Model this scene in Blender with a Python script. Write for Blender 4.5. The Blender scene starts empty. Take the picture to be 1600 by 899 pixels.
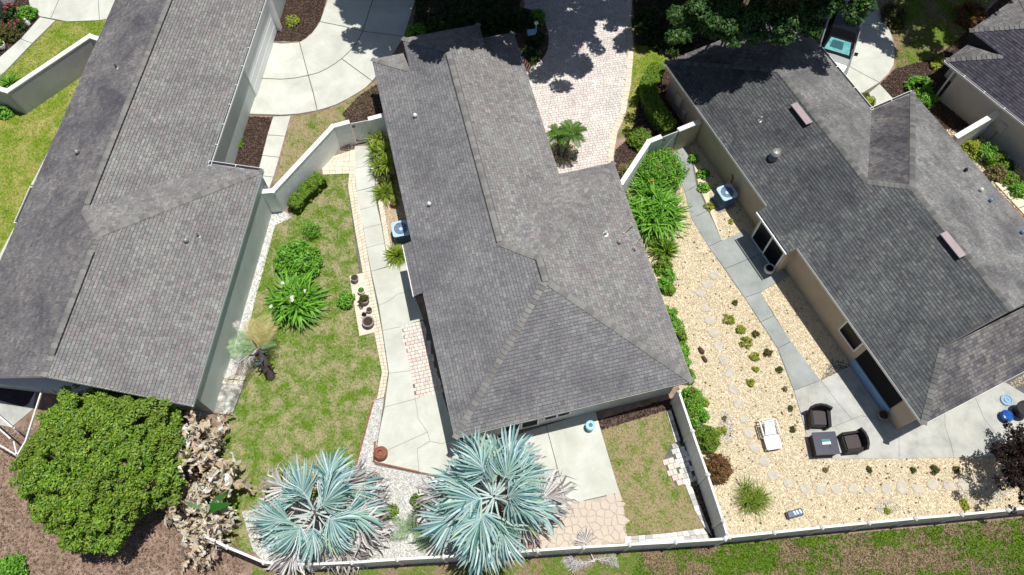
import bpy, math, random
import numpy as np
from mathutils import Vector, Matrix
R = math.radians
rng = np.random.default_rng(7); random.seed(7)
S = bpy.context.scene; C = S.collection

# ------------------------------------------------------------------ camera, sky, sun, exposure
CAM_H, CAM_T, CAM_F = 33.5, R(25), 1230.0
cam = bpy.data.cameras.new('camera'); camo = bpy.data.objects.new('camera', cam); C.objects.link(camo)
camo.location = (0, 0, CAM_H); camo.rotation_euler = (CAM_T, 0, 0)
cam.sensor_width = 36; cam.lens = 36 * CAM_F / 1600; cam.clip_end = 2000; S.camera = camo
SUN_DIR = Vector((.165, .06, 1)).normalized()                  # towards the sun, near the zenith
W = bpy.data.worlds.new('World'); S.world = W; W.use_nodes = True
nt = W.node_tree; sk = nt.nodes.new('ShaderNodeTexSky'); sk.sky_type = 'NISHITA'; sk.sun_disc = False
sk.sun_elevation = math.asin(SUN_DIR.z); sk.sun_rotation = math.atan2(SUN_DIR.x, SUN_DIR.y)
nt.links.new(sk.outputs[0], nt.nodes['Background'].inputs[0]); nt.nodes['Background'].inputs[1].default_value = .06
sl = bpy.data.lights.new('sun', 'SUN'); sl.energy = 4.6; sl.angle = R(.5); sl.color = (1, .965, .9)
so = bpy.data.objects.new('sun', sl); C.objects.link(so); so.rotation_euler = SUN_DIR.to_track_quat('Z', 'Y').to_euler()
so.location = (0, 0, 60)
S.view_settings.view_transform = 'Standard'; S.view_settings.look = 'None'; S.view_settings.exposure = 0; S.view_settings.gamma = 1

def at(px, py, z=0.0):
    """world point that the survey photo (1600 wide) shows at a pixel, at height z above the ground"""
    u = (px - 800) / CAM_F; v = (py - 449.5) / CAM_F
    d = (u, math.sin(CAM_T) - v * math.cos(CAM_T), -math.cos(CAM_T) - v * math.sin(CAM_T))
    t = (z - CAM_H) / d[2]
    return Vector((d[0] * t, d[1] * t, z))
def PX(pts): return [tuple(at(*p)[:2]) for p in pts]

# ------------------------------------------------------------------ materials
MATS = {}
def nodes(name):
    m = bpy.data.materials.new(name); m.use_nodes = True; MATS[name] = m
    t = m.node_tree; return m, t, t.nodes['Principled BSDF']
def ramp(t, stops, interp='LINEAR'):
    n = t.nodes.new('ShaderNodeValToRGB'); n.color_ramp.interpolation = interp; e = n.color_ramp.elements
    while len(e) < len(stops): e.new(.5)
    for el, (p, c) in zip(e, stops): el.position = p; el.color = (*c, 1)
    return n
def noise(t, scale, detail=4, rough=.6, vec=None, dist=0):
    n = t.nodes.new('ShaderNodeTexNoise'); n.inputs['Scale'].default_value = scale; n.inputs['Detail'].default_value = detail
    n.inputs['Roughness'].default_value = rough; n.inputs['Distortion'].default_value = dist
    if vec: t.links.new(vec, n.inputs['Vector'])
    return n
def pos(t): return t.nodes.new('ShaderNodeNewGeometry').outputs['Position']
def mixc(t, fac, a, b, mode='MIX'):
    n = t.nodes.new('ShaderNodeMix'); n.data_type = 'RGBA'; n.blend_type = mode
    for s, i in ((fac, 0), (a, 6), (b, 7)):
        if isinstance(s, (float, int)): n.inputs[i].default_value = s
        elif isinstance(s, tuple): n.inputs[i].default_value = (*s, 1)
        else: t.links.new(s, n.inputs[i])
    return n.outputs[2]
def bump(t, b, h, strength=.3, dist=.02):
    n = t.nodes.new('ShaderNodeBump'); n.inputs['Strength'].default_value = strength; n.inputs['Distance'].default_value = dist
    t.links.new(h, n.inputs['Height']); t.links.new(n.outputs[0], b.inputs['Normal'])
def M(name, c1, c2=None, scale=3, rough=.8, bs=0, bscale=40, spec=.3, metal=0, c3=None, fine=0, trans=0):
    """paint-like or mineral surface: two or three colours mixed by noise, optional fine grain and bump"""
    m, t, b = nodes(name); b.inputs['Roughness'].default_value = rough; b.inputs['Specular IOR Level'].default_value = spec
    b.inputs['Metallic'].default_value = metal
    p = pos(t)
    if c2:
        st = [(.32, c1), (.68, c2)] if not c3 else [(.28, c1), (.5, c2), (.72, c3)]
        r = ramp(t, st); t.links.new(noise(t, scale, 6, .65, p).outputs[0], r.inputs[0]); col = r.outputs[0]
        if fine:
            f = ramp(t, [(.3, (1 - fine,) * 3), (.7, (1 + fine,) * 3)]); t.links.new(noise(t, bscale, 3, .7, p).outputs[0], f.inputs[0])
            col = mixc(t, 1.0, col, f.outputs[0], 'MULTIPLY')
        if name in ('concrete', 'old_concrete', 'grey_slab', 'white_wall', 'stucco_tan', 'stucco_pale', 'stucco_green', 'cap_white'):
            k_ = .87 if 'concrete' in name or 'slab' in name else .90
            d_ = ramp(t, [(.36, (k_, k_ * .99, k_ * .96)), (.56, (1, 1, 1))]); t.links.new(noise(t, .55, 8, .72, p, .8).outputs[0], d_.inputs[0]); col = mixc(t, 1.0, col, d_.outputs[0], 'MULTIPLY')
        t.links.new(col, b.inputs['Base Color'])
    else: b.inputs['Base Color'].default_value = (*c1, 1)
    if bs: bump(t, b, noise(t, bscale, 4, .7, p).outputs[0], bs)
    return m
def MI(name, cols, rough=.8, spec=.25, stain=None, sscale=.5, sfac=.6, bs=0, bscale=60, translucent=0, interp='LINEAR', fine=0, stretch=None):
    """many small pieces: one colour per piece (random per island), with weathering on top"""
    m, t, b = nodes(name); b.inputs['Roughness'].default_value = rough; b.inputs['Specular IOR Level'].default_value = spec
    g = t.nodes.new('ShaderNodeNewGeometry'); r = ramp(t, [(i / max(1, len(cols) - 1), c) for i, c in enumerate(cols)], interp)
    t.links.new(g.outputs['Random Per Island'], r.inputs[0]); col = r.outputs[0]; p = g.outputs['Position']
    if stain:
        v = p
        if stretch:
            mp = t.nodes.new('ShaderNodeMapping'); mp.inputs['Scale'].default_value = stretch; t.links.new(p, mp.inputs[0]); v = mp.outputs[0]
        s = ramp(t, [(.38, (0, 0, 0)), (.7, (sfac,) * 3)]); t.links.new(noise(t, sscale, 5, .65, v, .6).outputs[0], s.inputs[0])
        col = mixc(t, s.outputs[0], col, stain)
        if fine and sfac < 1:
            w2 = ramp(t, [(.3, (.91,) * 3), (.7, (1.08,) * 3)]); t.links.new(noise(t, 2.2, 5, .75, p, 1.2).outputs[0], w2.inputs[0]); col = mixc(t, 1.0, col, w2.outputs[0], 'MULTIPLY')
    if fine:
        f = ramp(t, [(.3, (1 - fine,) * 3), (.7, (1 + fine,) * 3)]); t.links.new(noise(t, bscale, 3, .7, p).outputs[0], f.inputs[0])
        col = mixc(t, 1.0, col, f.outputs[0], 'MULTIPLY')
    t.links.new(col, b.inputs['Base Color'])
    if bs: bump(t, b, noise(t, bscale, 3, .7, p).outputs[0], bs)
    if translucent:
        tr = t.nodes.new('ShaderNodeBsdfTranslucent'); t.links.new(col, tr.inputs[0]); mx = t.nodes.new('ShaderNodeMixShader')
        mx.inputs[0].default_value = translucent; t.links.new(b.outputs[0], mx.inputs[1]); t.links.new(tr.outputs[0], mx.inputs[2])
        t.links.new(mx.outputs[0], t.nodes['Material Output'].inputs[0])
    return m

M('concrete', (.53, .545, .49), (.65, .665, .605), .7, .85, .15, 60, fine=.07)
M('old_concrete', (.33, .345, .33), (.48, .49, .46), .9, .85, .2, 50, fine=.09, c3=(.58, .58, .54))
M('grey_slab', (.28, .31, .305), (.39, .415, .405), 1.1, .85, .15, 50, fine=.07)
M('joint', (.10, .10, .08), (.2, .2, .17), 3, .9)
M('crack', (.12, .12, .11))
M('white_wall', (.86, .89, .89), (.91, .93, .93), 1.2, .7, .12, 60, fine=.03)
M('cap_white', (.78, .78, .76), (.86, .86, .85), 2, .6, .05, 60)
M('grey_wall', (.42, .44, .43), (.52, .54, .52), .8, .8, .15, 70, fine=.04)
M('stucco_green', (.50, .565, .545), (.58, .64, .62), .7, .85, .2, 80, fine=.04)
M('stucco_tan', (.50, .41, .31), (.60, .50, .385), .8, .85, .25, 70, fine=.05)
M('stucco_pale', (.55, .56, .54), (.63, .64, .62), .8, .85, .2, 70, fine=.04)
M('white_trim', (.80, .81, .82), (.86, .86, .86), 3, .4)
M('white_vinyl', (.66, .69, .70), (.74, .76, .77), 1.5, .45)
M('dark_metal', (.02, .02, .022), rough=.4, spec=.5)
M('window_glass', (.006, .007, .009), rough=.2, spec=.08)
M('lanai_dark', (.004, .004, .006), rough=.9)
M('sky_reflect_panel', (.20, .36, .55), (.26, .43, .62), 2, .4)
M('roof_deck', (.05, .048, .05), (.07, .067, .07), 2, .95)
M('roof_deck_dark', (.022, .024, .028), rough=.95)
M('vent_brown', (.33, .27, .28), (.40, .33, .34), 3, .5)
M('vent_grey', (.25, .25, .25), (.4, .4, .4), 4, .45, metal=.3)
M('soil', (.15, .10, .07), (.29, .20, .15), 2.2, .95, .6, 45, c3=(.42, .32, .25), fine=.35)
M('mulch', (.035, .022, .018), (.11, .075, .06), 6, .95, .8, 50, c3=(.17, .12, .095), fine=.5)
M('gravel_bed', (.54, .44, .29), (.72, .62, .44), 9, .9, .5, 45, c3=(.80, .72, .56), fine=.22)
M('brown_gravel', (.30, .19, .10), (.5, .36, .22), 9, .9, .5, 45, c3=(.62, .5, .36), fine=.25)
M('white_gravel', (.42, .42, .40), (.62, .62, .59), 6, .9, .4, 45, c3=(.78, .78, .75), fine=.2)
M('stone_grey', (.44, .40, .34), (.60, .55, .47), 5, .9, .3, 40, fine=.1)
M('terracotta', (.22, .075, .045), (.33, .13, .085), 6, .7, .1)
M('pot_grey', (.20, .18, .16), (.38, .35, .32), 8, .8, .2)
M('pot_white', (.72, .72, .70), (.8, .8, .78), 4, .5)
M('pot_soil', (.03, .02, .015), (.09, .06, .045), 20, .95)
M('flag_joint', (.44, .38, .30), (.56, .49, .40), 5, .9, .3, 40, fine=.2)
M('tile_pad', (.66, .56, .46), (.78, .69, .59), 4, .8, .1)
M('ac_blue', (.38, .55, .74), (.46, .62, .80), 3, .45, metal=.1)
M('ac_side', (.08, .13, .21), (.13, .19, .28), 3, .5)
M('wicker', (.010, .008, .010), (.026, .021, .024), 60, .6, .5, 120)
M('wicker_seat', (.05, .043, .043), (.10, .086, .084), 50, .7, .5, 120)
M('table_navy', (.012, .02, .045), (.02, .03, .06), 6, .35)
M('sling', (.66, .72, .76), (.72, .78, .82), 4, .7)
M('frame_cream', (.72, .69, .66), rough=.5)
M('paper', (.8, .82, .82)); M('teal_print', (.06, .3, .33))
M('black', (.01, .01, .012), rough=.5); M('steel_blue', (.25, .38, .52), rough=.4, metal=.3)
M('blue_glaze', (.008, .05, .28), (.02, .13, .5), 7, .15, spec=.6)
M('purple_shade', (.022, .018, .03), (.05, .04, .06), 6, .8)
M('red_cloth', (.5, .03, .03)); M('white_cloth', (.75, .75, .73)); M('navy_cloth', (.02, .03, .15))
M('sky_blue_box', (.30, .60, .74), rough=.5)
M('car_silver', (.40, .42, .42), rough=.3, spec=.6, metal=.35)
M('car_black', (.006, .006, .008), rough=.12, spec=.6)
M('tyre', (.015, .015, .015), rough=.9); M('rim', (.4, .4, .42), rough=.3, metal=.8)
M('sunshade', (.05, .34, .36), (.22, .58, .56), 4, .35); M('sunshade_dark', (.005, .075, .10), (.01, .14, .16), 4, .35)
M('lamp_glass', (.7, .72, .75), rough=.15)
M('bark', (.07, .05, .035), (.15, .11, .08), 8, .9, .6, 30)
M('palm_trunk', (.05, .04, .035), (.13, .105, .09), 14, .9, .6, 30)
M('driftwood', (.06, .035, .022), (.13, .075, .05), 12, .8)
M('hedge_core', (.03, .055, .008), (.05, .09, .012), 20, .9)
M('hose', (.05, .04, .035), rough=.5)
M('mould_slab', (.05, .055, .05), (.28, .28, .25), 3.2, .9, .3, 40, c3=(.75, .75, .70), fine=.15)
M('stained_pale', (.55, .55, .52), (.72, .72, .69), 1.8, .9, .3, 30, fine=.12)
M('cream_block', (.62, .57, .44), (.74, .69, .56), 3, .8, .15)
# grass: green and straw patches share one world-space noise between turf sheet and blades
def turf(name, greens, straw, scale, lo, hi, blades=False):
    m, t, b = nodes(name); b.inputs['Roughness'].default_value = .9; b.inputs['Specular IOR Level'].default_value = .1
    p = pos(t); n1 = noise(t, scale, 5, .62, p, .4); n2 = noise(t, scale * 6, 3, .7, p)
    ad = t.nodes.new('ShaderNodeMath'); ad.operation = 'MULTIPLY_ADD'; t.links.new(n2.outputs[0], ad.inputs[0]); ad.inputs[1].default_value = .62
    t.links.new(n1.outputs[0], ad.inputs[2]); sb = t.nodes.new('ShaderNodeMath'); sb.operation = 'SUBTRACT'; t.links.new(ad.outputs[0], sb.inputs[0]); sb.inputs[1].default_value = .31
    r = ramp(t, [(lo, (0, 0, 0)), (hi, (1, 1, 1))]); t.links.new(sb.outputs[0], r.inputs[0])
    g = ramp(t, [(.3, greens[0]), (.7, greens[1])]); s = ramp(t, [(.3, straw[0]), (.7, straw[1])])
    if blades:
        gi = t.nodes.new('ShaderNodeNewGeometry'); src = gi.outputs['Random Per Island']
    else: src = noise(t, 38, 4, .75, p).outputs[0]
    t.links.new(src, g.inputs[0]); t.links.new(src, s.inputs[0])
    t.links.new(mixc(t, r.outputs[0], s.outputs[0], g.outputs[0]), b.inputs['Base Color'])
    if not blades: bump(t, b, noise(t, 60, 4, .8, p).outputs[0], .7, .03)
    return m
GR, ST = ((.07, .145, .012), (.175, .29, .025)), ((.26, .23, .11), (.50, .45, .27))
for bl in (False, True):
    sfx = '_blades' if bl else ''
    turf('lawn' + sfx, GR, ST, 1.5, .36, .60, bl)
    turf('lush_lawn' + sfx, ((.11, .19, .014), (.25, .35, .035)), ((.30, .28, .07), (.50, .46, .18)), .9, .34, .60, bl)
    turf('dry_lawn' + sfx, GR, ((.24, .20, .10), (.47, .39, .23)), 1.7, .46, .70, bl)
    turf('wild_lawn' + sfx, ((.06, .13, .010), (.17, .27, .03)), ((.17, .12, .07), (.38, .30, .19)), .7, .43, .55, bl)
# roofs: tones set by facing, sun and view shading put into the shingle colour
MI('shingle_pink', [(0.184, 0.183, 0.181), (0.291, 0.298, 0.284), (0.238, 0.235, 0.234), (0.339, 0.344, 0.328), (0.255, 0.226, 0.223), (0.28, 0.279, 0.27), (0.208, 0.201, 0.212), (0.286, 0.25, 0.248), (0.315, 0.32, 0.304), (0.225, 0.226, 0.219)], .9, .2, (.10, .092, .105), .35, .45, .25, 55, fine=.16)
MI('shingle_dim_side', [(0.129, 0.129, 0.139), (0.205, 0.197, 0.197), (0.163, 0.156, 0.163), (0.244, 0.234, 0.225), (0.191, 0.177, 0.177)], .9, .2, (.062, .058, .078), .5, .75, .5, 40, fine=.22)  # dimmer shingles: shading of the west slope put into the colour
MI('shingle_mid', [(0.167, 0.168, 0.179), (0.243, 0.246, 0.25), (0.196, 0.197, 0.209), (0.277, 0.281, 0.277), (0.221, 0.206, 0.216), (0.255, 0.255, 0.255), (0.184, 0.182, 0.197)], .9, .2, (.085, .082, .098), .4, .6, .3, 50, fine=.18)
MI('shingle_charcoal', [(0.07, 0.077, 0.082), (0.126, 0.136, 0.138), (0.096, 0.106, 0.11), (0.162, 0.171, 0.166), (0.105, 0.101, 0.11), (0.141, 0.15, 0.148), (0.085, 0.091, 0.1)], .85, .25, (.026, .026, .038), .4, .7, .2, 60, fine=.15)  # right house, west slope: extra shade put into the dark colour
MI('shingle_lit_side', [(0.173, 0.178, 0.185), (0.274, 0.274, 0.268), (0.219, 0.215, 0.217), (0.319, 0.316, 0.302)], .9, .2, (.085, .083, .088), .55, .85, .35, 40, fine=.2)  # right house, east slope: sunlit brightness put into the colour
MI('shingle_half_lit', [(0.108, 0.104, 0.121), (0.193, 0.187, 0.186), (0.251, 0.242, 0.225), (0.151, 0.138, 0.144)], .9, .2, (.042, .038, .052), .45, .9, .35, 40, fine=.2)  # right house, end slopes: tone between lit and shaded put into the colour
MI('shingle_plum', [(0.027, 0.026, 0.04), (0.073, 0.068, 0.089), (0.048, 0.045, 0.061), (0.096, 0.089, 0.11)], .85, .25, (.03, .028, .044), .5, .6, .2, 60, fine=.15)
for nm, ca_, cb_ in (('cap_shingle', (.165, .16, .155), (.26, .255, .245)), ('cap_dark', (.11, .112, .11), (.20, .20, .192))):
    m, t, b = nodes(nm); b.inputs['Roughness'].default_value = .9; b.inputs['Specular IOR Level'].default_value = .2
    r = ramp(t, [(0, ca_), (1, cb_)]); t.links.new(t.nodes.new('ShaderNodeObjectInfo').outputs['Random'], r.inputs[0]); f = ramp(t, [(.3, (.82,) * 3), (.7, (1.15,) * 3)])
    t.links.new(noise(t, 45, 3, .7, pos(t)).outputs[0], f.inputs[0]); t.links.new(mixc(t, 1.0, r.outputs[0], f.outputs[0], 'MULTIPLY'), b.inputs['Base Color'])
# pavers, leaves
MI('paver', [(0.681, 0.622, 0.577), (0.768, 0.747, 0.692), (0.637, 0.566, 0.542), (0.834, 0.814, 0.784), (0.724, 0.622, 0.6), (0.79, 0.781, 0.727)], .85, .2, (.45, .40, .36), 1.2, .5, .15, 60)
MI('paver_pink', [(.68, .60, .55), (.74, .70, .63), (.66, .50, .46), (.78, .74, .68), (.70, .58, .52)], .85, .2, (.5, .45, .4), 1.5, .4, .15, 60)
MI('travertine', [(.70, .62, .47), (.78, .71, .58), (.74, .66, .53), (.66, .59, .46)], .85, .2, (.55, .48, .38), 2, .4, .15, 60)
MI('flagstone', [(.62, .56, .47), (.72, .68, .58), (.55, .46, .39), (.75, .73, .66)], .85, .2, (.5, .44, .36), 2, .4, .2, 30)
MI('pebble', [(0.598, 0.476, 0.287), (0.791, 0.688, 0.484), (0.843, 0.786, 0.614), (0.721, 0.582, 0.373), (0.809, 0.742, 0.562), (0.509, 0.395, 0.243), (0.826, 0.75, 0.537)], .85, .25)
MI('pebble_white', [(.55, .55, .52), (.75, .75, .72), (.82, .82, .79), (.62, .61, .57), (.42, .41, .39)], .85, .25)
MI('litter', [(.12, .08, .055), (.24, .165, .12), (.36, .27, .2), (.18, .12, .085), (.42, .33, .25)], .9, .15)
MI('mulch_chip', [(.028, .016, .012), (.07, .045, .035), (.13, .085, .065), (.05, .03, .024), (.2, .145, .115)], .9, .15)
MI('leaf_tree', [(0.006, 0.053, 0.006), (0.095, 0.245, 0.014), (0.22, 0.435, 0.031), (0.04, 0.14, 0.006), (0.399, 0.539, 0.064), (0.13, 0.313, 0.017), (0.184, 0.245, 0.027), (0.291, 0.488, 0.042)], .5, .35, (.13, .14, .02), .5, .5, translucent=.18)
MI('leaf_oak', [(0.006, 0.024, 0.007), (0.033, 0.096, 0.014), (0.068, 0.168, 0.028), (0.021, 0.054, 0.009), (0.105, 0.203, 0.053)], .5, .35, translucent=.15)
MI('leaf_hedge', [(0.057, 0.127, 0.014), (0.138, 0.258, 0.018), (0.228, 0.358, 0.034), (0.097, 0.197, 0.014)], .55, .3, translucent=.2)
MI('leaf_bright', [(0.044, 0.155, 0.008), (0.141, 0.369, 0.026), (0.238, 0.519, 0.055), (0.087, 0.241, 0.018)], .5, .35, translucent=.2)
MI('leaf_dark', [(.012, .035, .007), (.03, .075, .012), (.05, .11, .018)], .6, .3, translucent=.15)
MI('leaf_plum', [(0.008, 0.006, 0.006), (0.021, 0.008, 0.008), (0.014, 0.011, 0.007), (0.035, 0.014, 0.01)], .6, .25)
MI('leaf_red', [(.10, .03, .015), (.22, .08, .03), (.10, .09, .02), (.28, .13, .05)], .55, .3, translucent=.2)
MI('leaf_lime', [(.28, .34, .025), (.45, .50, .07), (.18, .26, .02), (.36, .40, .05)], .6, .3, translucent=.2)
MI('leaf_olive', [(.05, .06, .012), (.09, .105, .02), (.13, .14, .03), (.07, .06, .02)], .6, .3, translucent=.2)
MI('leaf_yucca', [(0.154, 0.247, 0.015), (0.281, 0.386, 0.034), (0.091, 0.171, 0.012), (0.382, 0.449, 0.085)], .5, .4, translucent=.2)
MI('leaf_tan', [(.20, .15, .07), (.32, .26, .14), (.13, .10, .04), (.12, .16, .03)], .8, .2, translucent=.15)
MI('petal_pink', [(.55, .05, .12), (.7, .12, .22), (.45, .03, .10)], .6, .3, translucent=.2)
MI('petal_pale', [(.45, .28, .36), (.6, .42, .5), (.5, .36, .4)], .6, .3)
MI('petal_white', [(.75, .75, .7), (.8, .78, .72)], .6, .3)
MI('petal_orange', [(.45, .14, .05), (.55, .22, .08)], .6, .3)
MI('palm_blue', [(0.006, 0.155, 0.175), (0.223, 0.416, 0.448), (0.442, 0.614, 0.642), (0.115, 0.293, 0.289), (0.676, 0.797, 0.803), (0.317, 0.492, 0.481), (0.535, 0.614, 0.529), (0.193, 0.37, 0.417)], .5, .35, (.30, .46, .30), 1.1, .5, translucent=.12)
MI('palm_yellow', [(.30, .46, .32), (.45, .56, .34), (.55, .60, .36), (.26, .44, .36)], .55, .3, translucent=.15)
MI('palm_dead', [(0.319, 0.289, 0.292), (0.598, 0.574, 0.574), (0.773, 0.752, 0.739), (0.459, 0.414, 0.393), (0.179, 0.147, 0.148)], .85, .2, translucent=.1)
MI('banana_dead', [(0.217, 0.14, 0.071), (0.714, 0.565, 0.371), (0.85, 0.843, 0.636), (0.484, 0.361, 0.213), (0.85, 0.85, 0.807), (0.065, 0.019, 0.006), (0.789, 0.732, 0.653)], .8, .2, translucent=.1)
MI('banana_green', [(.02, .10, .012), (.04, .17, .02)], .4, .4, translucent=.2)
MI('frond_green', [(.05, .13, .015), (.09, .20, .025), (.14, .26, .04)], .5, .35, translucent=.2)
MI('frond_gold', [(0.483, 0.38, 0.149), (0.667, 0.552, 0.287), (0.345, 0.345, 0.115), (0.575, 0.46, 0.184)], .7, .2, translucent=.2)
MI('frond_teal', [(0.056, 0.201, 0.098), (0.211, 0.374, 0.201), (0.404, 0.531, 0.258), (0.172, 0.311, 0.098)], .5, .35, translucent=.15)

# ------------------------------------------------------------------ mesh helpers
class MB:
    def __init__(s): s.v = []; s.f = []; s.m = []; s.k = 0
    def add(s, vs, fs):
        b = len(s.v); s.v += [tuple(v) for v in vs]; s.f += [tuple(i + b for i in f) for f in fs]; s.m += [s.k] * len(fs); return s
    def box(s, c, d, rz=0, M4=None):
        x, y, z = (q / 2 for q in d); cs, sn = math.cos(rz), math.sin(rz)
        vs = [(i * x, j * y, k * z) for k in (-1, 1) for i, j in ((-1, -1), (1, -1), (1, 1), (-1, 1))]
        if M4: vs = [tuple(M4 @ Vector(v)) for v in vs]
        else: vs = [(c[0] + a * cs - b * sn, c[1] + a * sn + b * cs, c[2] + e) for a, b, e in vs]
        return s.add(vs, [(0, 3, 2, 1), (4, 5, 6, 7), (0, 1, 5, 4), (1, 2, 6, 5), (2, 3, 7, 6), (3, 0, 4, 7)])
    def prism(s, poly, z0, z1):
        if area(poly) < 0: poly = poly[::-1]
        n = len(poly)
        return s.add([(*p[:2], z0) for p in poly] + [(*p[:2], z1) for p in poly],
                     [tuple(range(n - 1, -1, -1)), tuple(range(n, 2 * n))] + [(i, (i + 1) % n, n + (i + 1) % n, n + i) for i in range(n)])
    def beam(s, p, q, w, h):
        p, q = Vector(p), Vector(q); d = q - p; L = d.length; d.normalize()
        side = d.cross(Vector((0, 0, 1)))
        if side.length < 1e-3: side = Vector((1, 0, 0))
        side.normalize(); up = side.cross(d)
        m = Matrix((side, d, up)).transposed().to_4x4(); m.translation = (p + q) / 2
        return s.box(None, (w, L, h), M4=m)
    def tube(s, pts, r, n=6, cap=True):
        pts = [Vector(p) for p in pts]; rs = r if isinstance(r, (list, tuple)) else [r] * len(pts); rings = []
        for i, p in enumerate(pts):
            d = (pts[min(i + 1, len(pts) - 1)] - pts[max(i - 1, 0)]).normalized()
            a = d.cross(Vector((0, 0, 1)) if abs(d.z) < .95 else Vector((1, 0, 0))).normalized(); b = d.cross(a)
            rings.append([p + (a * math.cos(t) + b * math.sin(t)) * rs[i] for t in (2 * math.pi * k / n for k in range(n))])
        fs = [(i * n + k, i * n + (k + 1) % n, (i + 1) * n + (k + 1) % n, (i + 1) * n + k) for i in range(len(pts) - 1) for k in range(n)]
        if cap: fs += [tuple(range(n)), tuple(range(len(pts) * n - 1, (len(pts) - 1) * n - 1, -1))]
        return s.add([v for r_ in rings for v in r_], fs)
    def lathe(s, prof, c=(0, 0, 0), n=20):
        vs = [(c[0] + r * math.cos(2 * math.pi * k / n), c[1] + r * math.sin(2 * math.pi * k / n), c[2] + z) for r, z in prof for k in range(n)]
        m = len(prof)
        return s.add(vs, [(i * n + k, i * n + (k + 1) % n, (i + 1) * n + (k + 1) % n, (i + 1) * n + k) for i in range(m - 1) for k in range(n)] + [tuple(range(n - 1, -1, -1)), tuple(range((m - 1) * n, m * n))])
    def build(s, name, mat, parent=None, kind=None, smooth=False):
        me = bpy.data.meshes.new(name); me.from_pydata(s.v, [], s.f)
        for q in (mat if isinstance(mat, (list, tuple)) else [mat]): me.materials.append(MATS[q])
        if s.k: me.polygons.foreach_set('material_index', s.m)
        if smooth: me.polygons.foreach_set('use_smooth', [True] * len(s.f))
        me.update(); return link(name, me, parent, kind)
def link(name, me, parent=None, kind=None):
    o = bpy.data.objects.new(name, me); C.objects.link(o)
    if parent: o.parent = parent
    if kind: o['kind'] = kind
    return o
def bulk(name, V, m, mat, parent=None, kind=None, faces=None):
    """V: (n, k, 3) pieces of k points; faces: index lists inside one piece (all of m corners)"""
    V = np.asarray(V, dtype=np.float32); n, k = V.shape[:2]
    F = np.array(faces if faces is not None else [list(range(k))]); nf = len(F)
    idx = (F[None] + (np.arange(n) * k)[:, None, None]).reshape(-1)
    me = bpy.data.meshes.new(name); me.vertices.add(n * k); me.vertices.foreach_set('co', V.reshape(-1))
    me.loops.add(len(idx)); me.loops.foreach_set('vertex_index', idx.astype(np.int32))
    me.polygons.add(n * nf); me.polygons.foreach_set('loop_start', np.arange(0, n * nf * m, m, dtype=np.int32))
    me.polygons.foreach_set('loop_total', np.full(n * nf, m, dtype=np.int32))
    me.materials.append(MATS[mat]); me.update(calc_edges=True); return link(name, me, parent, kind)
def thing(name, label, cat, loc=(0, 0, 0), rz=0, group=None):
    o = bpy.data.objects.new(name, None); C.objects.link(o); o.location = loc; o.rotation_euler = (0, 0, rz); o.empty_display_size = .2
    return tag(o, label, cat, group)
def tag(o, label, cat, group=None):
    o['label'] = label; o['category'] = cat
    if group: o['group'] = group
    return o
def dup(root, loc, rz=None, label=None, scale=None):
    def cp(o, par):
        c = o.copy(); C.objects.link(c)
        if par: c.parent = par
        for ch in list(o.children): cp(ch, c)
        return c
    r = cp(root, None); r.location = loc
    if rz is not None: r.rotation_euler = (0, 0, rz)
    if scale: r.scale = (scale,) * 3
    if label: r['label'] = label
    return r
def area(p): return sum(p[i][0] * p[(i + 1) % len(p)][1] - p[(i + 1) % len(p)][0] * p[i][1] for i in range(len(p))) / 2
def inset(poly, d):
    if area(poly) < 0: poly = poly[::-1]
    n = len(poly); out = []
    for i in range(n):
        a, b, c = (Vector(poly[(i + j) % n][:2]) for j in (-1, 0, 1))
        d1 = (b - a).normalized(); d2 = (c - b).normalized(); n1 = Vector((-d1.y, d1.x)); n2 = Vector((-d2.y, d2.x))
        k = (n1 + n2); k = k / max(.35, k.length_squared / 2) if k.length > 1e-6 else n1
        out.append(tuple(b + k * d))
    return out
def clip(poly, cl):
    """Sutherland-Hodgman: 2D polygon against a convex CCW polygon"""
    out = poly
    for i in range(len(cl)):
        a, b = cl[i], cl[(i + 1) % len(cl)]; inp = out; out = []
        f = lambda p: (b[0] - a[0]) * (p[1] - a[1]) - (b[1] - a[1]) * (p[0] - a[0])
        for j in range(len(inp)):
            p, q = inp[j - 1], inp[j]; fp, fq = f(p), f(q)
            if fq >= 0:
                if fp < 0: t = fp / (fp - fq); out.append((p[0] + (q[0] - p[0]) * t, p[1] + (q[1] - p[1]) * t))
                out.append(q)
            elif fp >= 0: t = fp / (fp - fq); out.append((p[0] + (q[0] - p[0]) * t, p[1] + (q[1] - p[1]) * t))
        if not out: return []
    return out
def in_poly(P, poly):
    x, y = P[:, 0], P[:, 1]; r = np.zeros(len(P), bool); n = len(poly)
    for i in range(n):
        x1, y1 = poly[i]; x2, y2 = poly[(i + 1) % n]
        if y1 == y2: continue
        r ^= ((y1 > y) != (y2 > y)) & (x < (x2 - x1) * (y - y1) / (y2 - y1) + x1)
    return r
def scatter(poly, density, holes=()):
    a = np.array(poly); lo, hi = a.min(0), a.max(0); n = int(density * np.prod(hi - lo))
    P = rng.uniform(lo, hi, (n, 2)); k = in_poly(P, poly)
    for h in holes: k &= ~in_poly(P, h)
    return P[k]
def sheet(name, poly, z, mat, kind='structure', parent=None):
    return MB().add([(*p, z) for p in (poly if area(poly) > 0 else poly[::-1])], [tuple(range(len(poly)))]).build(name, mat, parent, kind)
def smooth_poly(p, it=2):
    for _ in range(it):
        q = []
        for i in range(len(p)):
            a, b = p[i], p[(i + 1) % len(p)]
            q += [(a[0] * .75 + b[0] * .25, a[1] * .75 + b[1] * .25), (a[0] * .25 + b[0] * .75, a[1] * .25 + b[1] * .75)]
        p = q
    return p
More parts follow.
